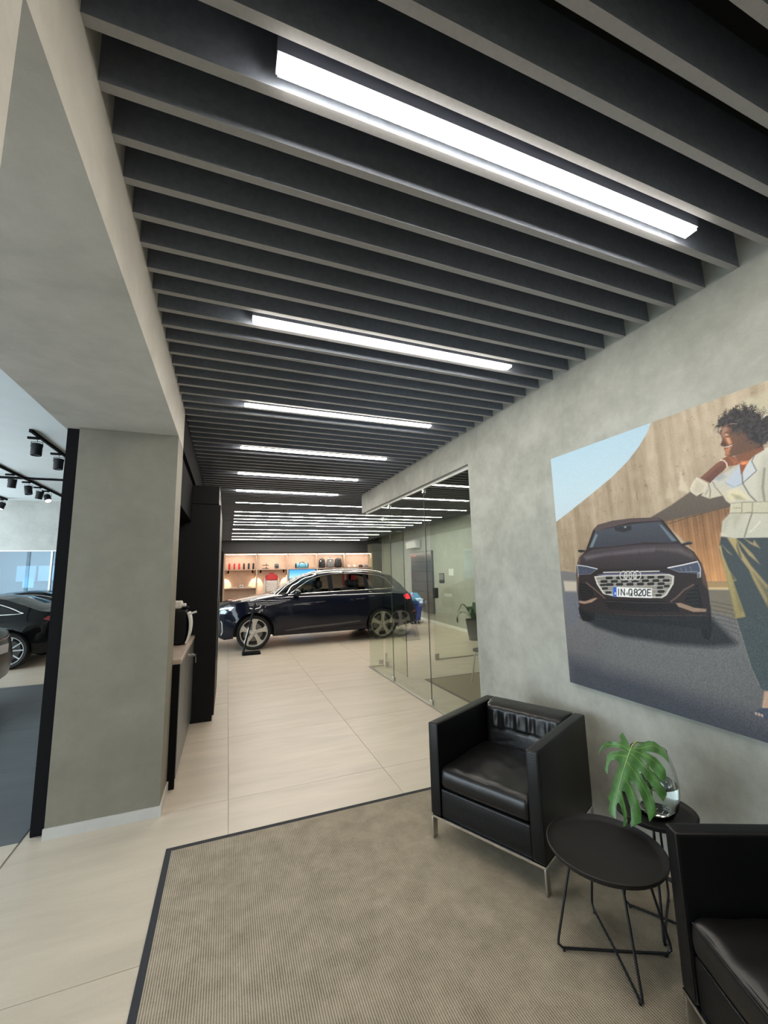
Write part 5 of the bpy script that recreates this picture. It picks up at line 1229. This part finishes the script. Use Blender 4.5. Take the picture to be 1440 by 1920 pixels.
# television
tv = thing('television', 'wall screen with a blue sky picture in the third shelf bay', 'television', (2.96, 17.66, 0))
mb = MB(); mb.rbox((0, .02, 1.50), (1.13, .05, .66), .008, 2); mb.build('housing', 'black_matt', tv, 40)
scr = bpy.data.materials.new('screen_picture'); scr.use_nodes = True; nt = scr.node_tree; nt.nodes.remove(nt.nodes['Principled BSDF'])
tc = nt.nodes.new('ShaderNodeTexCoord'); sp = nt.nodes.new('ShaderNodeSeparateXYZ'); rp = nt.nodes.new('ShaderNodeValToRGB'); em = nt.nodes.new('ShaderNodeEmission')
nt.links.new(tc.outputs['Object'], sp.inputs[0]); mr = nt.nodes.new('ShaderNodeMapRange'); mr.inputs['From Min'].default_value = 1.18; mr.inputs['From Max'].default_value = 1.82
nt.links.new(sp.outputs['Z'], mr.inputs['Value']); nt.links.new(mr.outputs[0], rp.inputs['Fac'])
e = rp.color_ramp.elements; e[0].color = (.02, .06, .12, 1); e[0].position = 0.0; e[1].color = (.06, .32, .75, 1); e[1].position = 1.0
q = rp.color_ramp.elements.new(.40); q.color = (.10, .22, .30, 1); q = rp.color_ramp.elements.new(.46); q.color = (.45, .75, .95, 1); q = rp.color_ramp.elements.new(.75); q.color = (.16, .52, .90, 1)
em.inputs['Strength'].default_value = 1.0; nt.links.new(rp.outputs[0], em.inputs['Color']); nt.links.new(em.outputs[0], nt.nodes['Material Output'].inputs['Surface'])
MB().box(-.55, .55, -.008, -.0055, 1.185, 1.815).build('screen', scr, tv)
# little spots under the shelf boards
def shelf_spot(x, s, label):
    t = thing('shelf_spotlight', label, 'spotlight', (x, SYF+.10, Z1-.0355), 0, 'small spotlights under the oak shelf')
    mb = MB(); mb.lathe([(0, -.012), (.022, -.012), (.022, 0), (0, 0)], n=12, cap=False); mb.build('base', 'black_matt', t, 40)
    o = MB().lathe([(0, .05), (.028, .05), (.030, .04), (.030, -.05), (.024, -.052), (.022, -.04), (0, -.04)], n=14, cap=False).build('lamp_head', 'black_matt', t, 40)
    o.location = (0, 0, -.065); o.rotation_euler = (math.radians(22), math.radians(14)*s, 0)
    l = bpy.data.lights.new('spot', 'SPOT'); l.energy = 40; l.color = (1, .80, .60); l.spot_size = math.radians(62); l.spot_blend = .35; l.shadow_soft_size = .015
    lo = bpy.data.objects.new('bulb', l); COL.objects.link(lo); lo.parent = o; lo.location = (0, 0, -.055)
for i in (0, 1):
    shelf_spot(SX[i]+.16, 1, 'tiny black spotlight at the left of the %s shelf bay' % ('first', 'second')[i]); shelf_spot(SX[i+1]-.16, -1, 'tiny black spotlight at the right of the %s shelf bay' % ('first', 'second')[i])

# ------------------------------------------------------------------ sign stand in front of the car
sg = thing('sign_stand', 'black leaning floor sign seen edge-on in front of the car wheel', 'sign stand', (0.40, 9.20, 0))
mb = MB(); mb.rbox((0.10, 0, .018), (.36, .30, .034), .006, 2); mb.build('base', 'black_matt', sg, 40)
mb = MB(); mb.hexa([(-.075, -.14, .03), (-.050, -.14, .03), (-.050, .14, .03), (-.075, .14, .03), (.145, -.14, 1.03), (.170, -.14, 1.03), (.170, .14, 1.03), (.145, .14, 1.03)]); pn = mb.build('panel', 'black_lacquer', sg)
mb = MB(); mb.hexa([(-.048, -.12, .22), (-.046, -.12, .22), (-.046, .12, .22), (-.048, .12, .22), (.160, -.12, 1.00), (.162, -.12, 1.00), (.162, .12, 1.00), (.160, .12, 1.00)]); mb.build('sheet', 'white_plastic', pn)
# ------------------------------------------------------------------ blue wheeled bin
M['bin_blue'] = mat('royal_blue_plastic', (0.012, 0.035, 0.30), 0.35); M['bag_blue'] = mat('shiny_blue_film', (0.10, 0.35, 0.62), 0.15, spec=0.8)
bn = thing('wheeled_bin', 'royal blue wheeled bin with shiny light blue film behind the car', 'bin', (5.50, 12.0, 0))
mb = MB(); mb.hexa([(-.16, -.18, .10), (.16, -.18, .10), (.16, .18, .10), (-.16, .18, .10), (-.22, -.23, .62), (.22, -.23, .62), (.22, .23, .62), (-.22, .23, .62)]); mb.build('bin_body', 'bin_blue', bn)
mb = MB(); mb.rbox((0, 0, .635), (.50, .52, .05), .02, 3); mb.build('rim_band', 'bin_blue', bn, 40)
def crum(a, b, c): return (a*(1-.5*max(0, c)/.16)+.012*math.sin(31*c+17*b), b*(1-.4*max(0, c)/.16)+.012*math.sin(29*a+11*c), c+.014*math.sin(23*a)*math.cos(19*b))
mb = MB(); mb.rbox((0, 0, .80), (.46, .48, .30), .11, 5, crum); mb.build('film_bag', 'bag_blue', bn, 30)
for sx in (-1, 1):
    for sy in (-1, 1):
        mb = MB(); mb.lathe([(0, -.015), (.040, -.015), (.045, -.008), (.045, .008), (.040, .015), (0, .015)], (sx*.13, sy*.14, .046), 14, 'y', False); wz = mb.build('castor', 'tyre', bn, 40)
        MB().box(sx*.13-.02, sx*.13+.02, sy*.14-.024, sy*.14-.018, .04, .10).build('castor_fork', 'steel', wz)
# ------------------------------------------------------------------ office wall things
def onwall(y): return farx(y)
RW = math.atan2(0.0816, 1.0)
ac = thing('air_conditioner', 'white wall-mounted air conditioner above the dark display board', 'air conditioner', (onwall(13.05)-.001, 13.05, 2.40), -RW)
mb = MB(); mb.rbox((-.11, 0, .15), (.215, .98, .29), .05, 4, lambda a, b, c: (a-(.02 if a < 0 and c > 0 else 0), b, c)); mb.build('casing', 'white_plastic', ac, 50)
MB().box(-.225, -.10, -.44, .44, .006, .022).build('air_flap', mat('ac_grey', (.35, .36, .36), .5), ac)
MB().box(-.225, -.216, -.45, -.33, .18, .25).build('display_window', 'grey_door', ac)
bd = thing('display_board', 'tall dark blue-grey board with horizontal seams on the office wall', 'display board', (onwall(12.55)-.001, 12.55, .30), -RW)
M['board'] = mat('blue_grey_board', (0.030, 0.040, 0.055), 0.18, spec=0.6)
for k in range(6): MB().box(-.055, -.012, -.93, .93, .005+k*.325, .005+k*.325+.318).build('panel', 'board', bd)
MB().box(-.012, 0, -.95, .95, 0, 1.96).build('backing', 'black_matt', bd)
MB().box(-.06, 0, -1.0, -.93, 0, 1.96).build('side_frame', 'board', bd)
for k in range(3): MB().box(-.058, -.055, .58+k*.09, .64+k*.09, 1.84, 1.885).build('red_mark', mat('red_mark', (.7, .05, .06), .4, emit=(1, .1, .12), estr=.4), bd)
MB().box(-.058, -.055, .42, .56, 1.85, 1.875).build('white_mark', 'white_plastic', bd)
t = thing('wall_picture', 'small dark framed panel on the office wall right of the board', 'picture', (onwall(10.95)-.001, 10.95, 1.25), -RW)
MB().box(-.02, 0, -.17, .17, 0, .29).build('frame', 'black_matt', t); MB().box(-.024, -.02, -.155, .155, .09, .275).build('picture_sheet', M['grey_fab'], t)
t = thing('paper_notice', 'white paper sheet pinned on the office wall', 'notice', (onwall(10.3)-.001, 10.3, 1.47), -RW)
MB().box(-.004, 0, -.15, .15, 0, .19).build('sheet', 'white_plastic', t); mb = MB(); mb.lathe([(0, -.012), (.008, -.012), (.008, -.004), (0, -.004)], (0, 0, .175), 10, 'x', False); mb.build('pin', 'red', t)
t = thing('wall_socket', 'dark socket plate low on the office wall', 'socket', (onwall(10.04)-.001, 10.04, .20), -RW)
mb = MB(); mb.rbox((-.006, 0, .07), (.011, .09, .14), .004, 2); mb.build('plate', 'grey_door', t, 40); mb = MB(); mb.rbox((-.013, 0, .07), (.006, .05, .06), .002, 2); mb.build('socket_insert', 'black_matt', t, 40)
# potted plant
pp = thing('potted_plant', 'leafy green plant in a tall black pot by the office wall', 'plant', (5.42, 8.42, 0))
mb = MB(); mb.lathe([(0, .0005), (.13, .0005), (.14, .03), (.135, .06), (.15, .10), (.20, .45), (.205, .47), (.19, .47), (.185, .43), (0, .43)], n=26, cap=False); mb.build('pot', 'plastic', pp, 40)
M['foliage'] = mat('dark_foliage', (0.03, 0.085, 0.03), 0.4, noise=.3, nscale=20)
for k in range(9):
    a = k*2.4+.5; L_ = .30+.12*random.random(); up = .20+.22*random.random(); vs_, fs = [], []
    for i in range(8):
        u = i/7; r_ = .03+L_*u; z = .43+up*math.sin(u*2.2)/math.sin(1.57)*(1 if u < .7 else 1-.4*(u-.7)/.3); wd = .055*math.sin(PI*min(1, u*.9+.08))+.003
        for s in (-1, 0, 1): vs_.append((r_*math.cos(a)-s*wd*math.sin(a), r_*math.sin(a)+s*wd*math.cos(a), z-.012*abs(s)*-1))
    for i in range(7):
        for j in range(2): q_ = i*3+j; fs.append((q_, q_+1, q_+4, q_+3))
    mb = MB(); mb.add(vs_, fs); mb.build('leaf', 'foliage', pp, 60)
# office chair beside the glass
oc = thing('visitor_chair', 'thin metal-legged visitor chair just inside the glass office', 'chair', (3.62, 5.12, RZ), math.radians(15))
for sx in (-1, 1):
    for sy in (-1, 1):
        mb = MB(); mb.tube([(sx*.25, sy*.25, 0), (sx*.20, sy*.20, .43)], .011, 8); mb.build('leg', 'steel', oc, 60)
mb = MB(); mb.rbox((0, 0, .455), (.46, .46, .05), .022, 3); mb.build('seat', 'charcoal', oc, 50)
mb = MB(); mb.rbox((.21, 0, .66), (.035, .44, .34), .017, 3); mb.build('backrest', 'charcoal', oc, 50)
for s in (-1, 1): mb = MB(); mb.tube([(.20, s*.19, .44), (.22, s*.19, .60)], .010, 8); mb.build('back_post', 'steel', oc, 60)
# ------------------------------------------------------------------ coffee corner on the left
XF = -0.335
lc = thing('base_cabinet', 'low dark grey cabinet behind the pillar with the coffee machine', 'cabinet', (0, 0, 0))
MB().box(-.93, XF-.022, 3.77, 5.22, 0.06, .915).build('carcass', 'black_lacquer', lc)
MB().box(-.93, XF-.004, 3.752, 3.772, 0.0, .915).build('side_panel', 'black_matt', lc)
MB().box(-.90, XF-.06, 3.78, 5.20, 0.0, .06).build('plinth', 'black_matt', lc)
for (a, b) in ((3.775, 4.24), (4.245, 4.72), (4.725, 5.215)):
    d = MB().box(XF-.020, XF, a, b, .065, .91).build('door', 'grey_door', lc)
    if a == 4.245:
        mb = MB(); mb.lathe([(0, 0), (.011, 0), (.012, .03), (.016, .034), (.016, .046), (0, .048)], (XF, b-.05, .83), 12, 'x', False); mb.build('lock', 'chrome', d, 40)
ct = thing('counter_top', 'taupe counter top over the low cabinet', 'counter', (0, 0, 0))
mb = MB(); mb.rbox((-.637, 4.486, .934), (.614, 1.466, .036), .004, 2); mb.build('slab', 'counter', ct, 40)
MB().box(-.94, -.928, 3.753, 5.219, .952, 1.0).build('upstand', 'counter', ct)
ky = thing('keys', 'small bunch of keys hanging from the cabinet lock', 'keys', (XF+.055, 4.67, .83))
mb = MB(); mb.tube([(0, .014*math.cos(t*PI/6), -.014+.014*math.sin(t*PI/6)) for t in range(12)], .0016, 5, True); mb.build('key_ring', 'chrome', ky, 60)
for k in range(2): mb = MB(); mb.rbox((.004*k, .008-.012*k, -.055), (.003, .014, .05), .001, 1); mb.build('key', 'steel', ky)
cm = thing('coffee_machine', 'black coffee machine with a chrome curved front on the counter', 'coffee machine', (-.53, 4.647, .9525))
mb = MB(); mb.rbox((0, 0, .17), (.30, .25, .335), .02, 4, lambda a, b, c: (a+(.018*(1-(c/.17)**2) if a > 0 else 0), b, c)); mb.build('casing', 'black_lacquer', cm, 40)
bow = smooth_path([(.172, 0, .012), (.196, 0, .09), (.204, 0, .17), (.198, 0, .24), (.182, 0, .300)], 5)
mb = MB(); vs_ = []
for p in bow: vs_ += [(p.x, -.122, p.z), (p.x, .122, p.z), (p.x-.016, .122, p.z), (p.x-.016, -.122, p.z)]
nb_ = len(bow); mb.add(vs_, [(4*i+j, 4*i+(j+1) % 4, 4*i+4+(j+1) % 4, 4*i+4+j) for i in range(nb_-1) for j in range(4)]+[(3, 2, 1, 0), (4*nb_-4, 4*nb_-3, 4*nb_-2, 4*nb_-1)]); mb.build('curved_front', 'white_plastic', cm, 40)
mb = MB(); mb.tube([(.18, -.112, .290), (.250, -.112, .310)], .010, 8); mb.build('lever', 'white_plastic', cm, 60)
mb = MB(); mb.rbox((.142, 0, .348), (.05, .20, .02), .008, 2); mb.build('lid', 'black_matt', cm, 40)
tb = thing('white_dispenser', 'cream plastic container lying on top of the coffee machine', 'container', (-.53, 4.64, 1.2905))
mb = MB(); mb.rbox((0, 0, .04), (.22, .17, .078), .018, 3); mb.build('container_body', 'cream_fab', tb, 40)
mb = MB(); mb.rbox((.125, -.04, .038), (.05, .05, .035), .012, 3); mb.build('spout', 'white_plastic', tb, 40)
MB().box(.0, .075, -.0875, -.0855, .02, .06).build('label_panel', 'white_plastic', tb)
# tall black cabinet
tc_ = thing('tall_cabinet', 'tall black cabinet standing past the coffee counter', 'cabinet', (0, 0, 0))
MB().box(-.94, -.125, 5.245, 6.6, 0.0, 2.46).build('carcass', 'black_lacquer', tc_)
MB().box(-.94, -.125, 5.245, 6.6, 2.468, 2.688).build('top_box', 'black_lacquer', tc_)
for (a, b) in ((5.25, 5.92), (5.925, 6.595)):
    d = MB().box(-.125, -.105, a, b, .06, 2.455).build('door', 'black_lacquer', tc_)
    mb = MB(); mb.tube([(-.098, b-.06 if a < 5.5 else a+.06, .55), (-.098, b-.06 if a < 5.5 else a+.06, 1.35)], .006, 6); mb.build('handle', 'satin_trim_w' if 'satin_trim_w' in M else 'steel', d, 60)
wp = thing('wall_cabinet', 'dark hanging cabinet high in the niche above the counter', 'cabinet', (0, 0, 0))
MB().box(-.94, -.60, 3.90, 5.20, 1.65, 2.24).build('carcass', 'black_lacquer', wp)
for (a, b) in ((3.905, 4.55), (4.555, 5.195)): MB().box(-.60, -.582, a, b, 1.655, 2.235).build('door', 'grey_door', wp)
# ------------------------------------------------------------------ hall: track lights
HZ = 3.9
def track(x, y0, y1, label, along='y'):
    t = thing('light_track', label, 'light track', (x, y0, HZ))
    if along == 'y': MB().box(-.018, .018, 0, y1-y0, -.045, -.0005).build('rail', 'black_matt', t); MB().box(-.02, .02, -.03, 0, -.05, -.0005).build('end_cap', 'black_matt', t)
    else: MB().box(0, y1, -.018, .018, -.045, -.0005).build('rail', 'black_matt', t); MB().box(-.03, 0, -.02, .02, -.05, -.0005).build('end_cap', 'black_matt', t)
    return t
track(-2.88, 7.49, 13.6, 'black ceiling track nearest the pillar in the side hall')
track(-4.306, 3.6, 13.9, 'black ceiling track with four spotlights in the side hall')
track(-5.84, 6.0, 14.2, 'black ceiling track farthest left in the side hall')
track(-7.6, 11.12, 5.9, 'black ceiling track running crosswise in the side hall', 'x')
M['bulb'] = emit_mat('spot_lens', (1.0, .97, .9), 5.0)
def track_spot(x, y, tilt, az, label, lit):
    t = thing('track_spotlight', label, 'spotlight', (x, y, HZ-.0455), 0, 'black track spotlights in the side hall')
    mb = MB(); mb.rbox((-.05, 0, -.02), (.16, .035, .038), .006, 2); mb.build('adapter', 'black_matt', t, 40)
    mb = MB(); mb.tube([(0, 0, -.035), (0, 0, -.075), (-.074, 0, -.08), (-.078, 0, -.16)], .005, 6); mb.tube([(0, 0, -.075), (.074, 0, -.08), (.078, 0, -.16)], .005, 6); mb.build('yoke', 'black_matt', t, 60)
    o = MB().lathe([(0, .085), (.066, .085), (.072, .078), (.072, -.10), (.068, -.106), (.064, -.09), (0, -.09)], n=20, cap=False).build('lamp_head', 'black_lacquer', t, 40)
    o.location = (0, 0, -.195); o.rotation_euler = (tilt, az, 0)
    MB().lathe([(0, -.091), (.062, -.091), (.062, -.093), (0, -.093)], n=18, cap=False).build('lens', 'bulb' if lit else 'steel', o)
for (x, y, ti, az, lb, lit) in ((-2.88, 7.72, 0, 0, 'upright black spotlight nearest the viewer on the pillar-side track', 0), (-2.88, 8.62, 0, 0, 'upright black spotlight next to the black column edge', 0),
    (-4.306, 10.60, .15, .12, 'black spotlight on the middle track, first of four', 0), (-4.306, 11.35, -.1, -.18, 'black spotlight on the middle track, second of four', 0), (-4.306, 11.95, .1, .2, 'black spotlight on the middle track, third of four', 0), (-4.306, 12.42, -.5, -.45, 'black spotlight on the middle track, tilted with lit lens', 1),
    (-5.84, 13.95, -.35, .15, 'black spotlight with lit lens on the farthest track', 1), (-4.95, 11.12, .0, -.6, 'black spotlight on the crosswise track at the picture edge', 0)):
    track_spot(x, y, ti, az, lb, lit)
# workshop behind the blue window
for i, x in enumerate((-6.13, -5.56)):
    t = thing('wall_cupboard', 'white wall cupboard behind the blue window, %s of the pair' % ('left', 'right')[i], 'cupboard', (x, 16.98, 1.60), 0, 'cupboards behind the window')
    MB().box(-.26, .26, -.35, 0, 0, .50).build('carcass', 'white_plastic', t); d = MB().box(-.25, .25, -.37, -.352, .01, .49).build('door', 'white_plastic', t)
    mb = MB(); mb.tube([((.2, -.2)[i], -.38, .05), ((.2, -.2)[i], -.38, .14)], .006, 6); mb.build('handle', 'steel', d)
t = thing('window_notice', 'white paper notice stuck inside the blue window', 'notice', (-5.27, 14.475, 1.42))
MB().box(-.13, .13, 0, .003, 0, .29).build('sheet', 'white_plastic', t); MB().box(-.02, .02, .003, .006, .27, .30).build('tape', 'cream_fab', t)
t = thing('workbench', 'dark workbench with boxes behind the blue window', 'bench', (-6.2, 16.5, 0))
MB().box(-1.2, 1.2, -.35, .35, .84, .88).build('bench_top', 'grey_door', t)
for x in (-1.15, 1.1): MB().box(x, x+.05, -.33, .33, 0, .84).build('leg', 'black_matt', t)
t = thing('storage_box', 'pale storage box on the workbench behind the window', 'box', (-5.6, 16.4, .8805))
mb = MB(); mb.rbox((0, 0, .13), (.22, .2, .258), .01, 2); mb.build('box_body', 'white_plastic', t, 40); mb = MB(); mb.rbox((0, 0, .268), (.24, .22, .02), .006, 2); mb.build('lid', 'grey_fab', t, 40)
M['added_light_panel'] = emit_mat('added_light_panel', (0.85, 0.95, 1.0), 4.0)  # unseen glowing panels, added to brighten the room behind the blue window
for x in (-6.4, -5.2):
    t = thing('added_light_panel', 'square added light panel brightening the blue window, %s one' % ('left' if x < -6 else 'right'), 'ceiling light', (x, 15.7, 2.8), 0, 'added light panels behind the window')
    MB().box(-.3, .3, -.3, .3, -.03, -.0005).build('frame', 'white_plastic', t); MB().box(-.28, .28, -.28, .28, -.034, -.030).build('diffuser', 'added_light_panel', t)
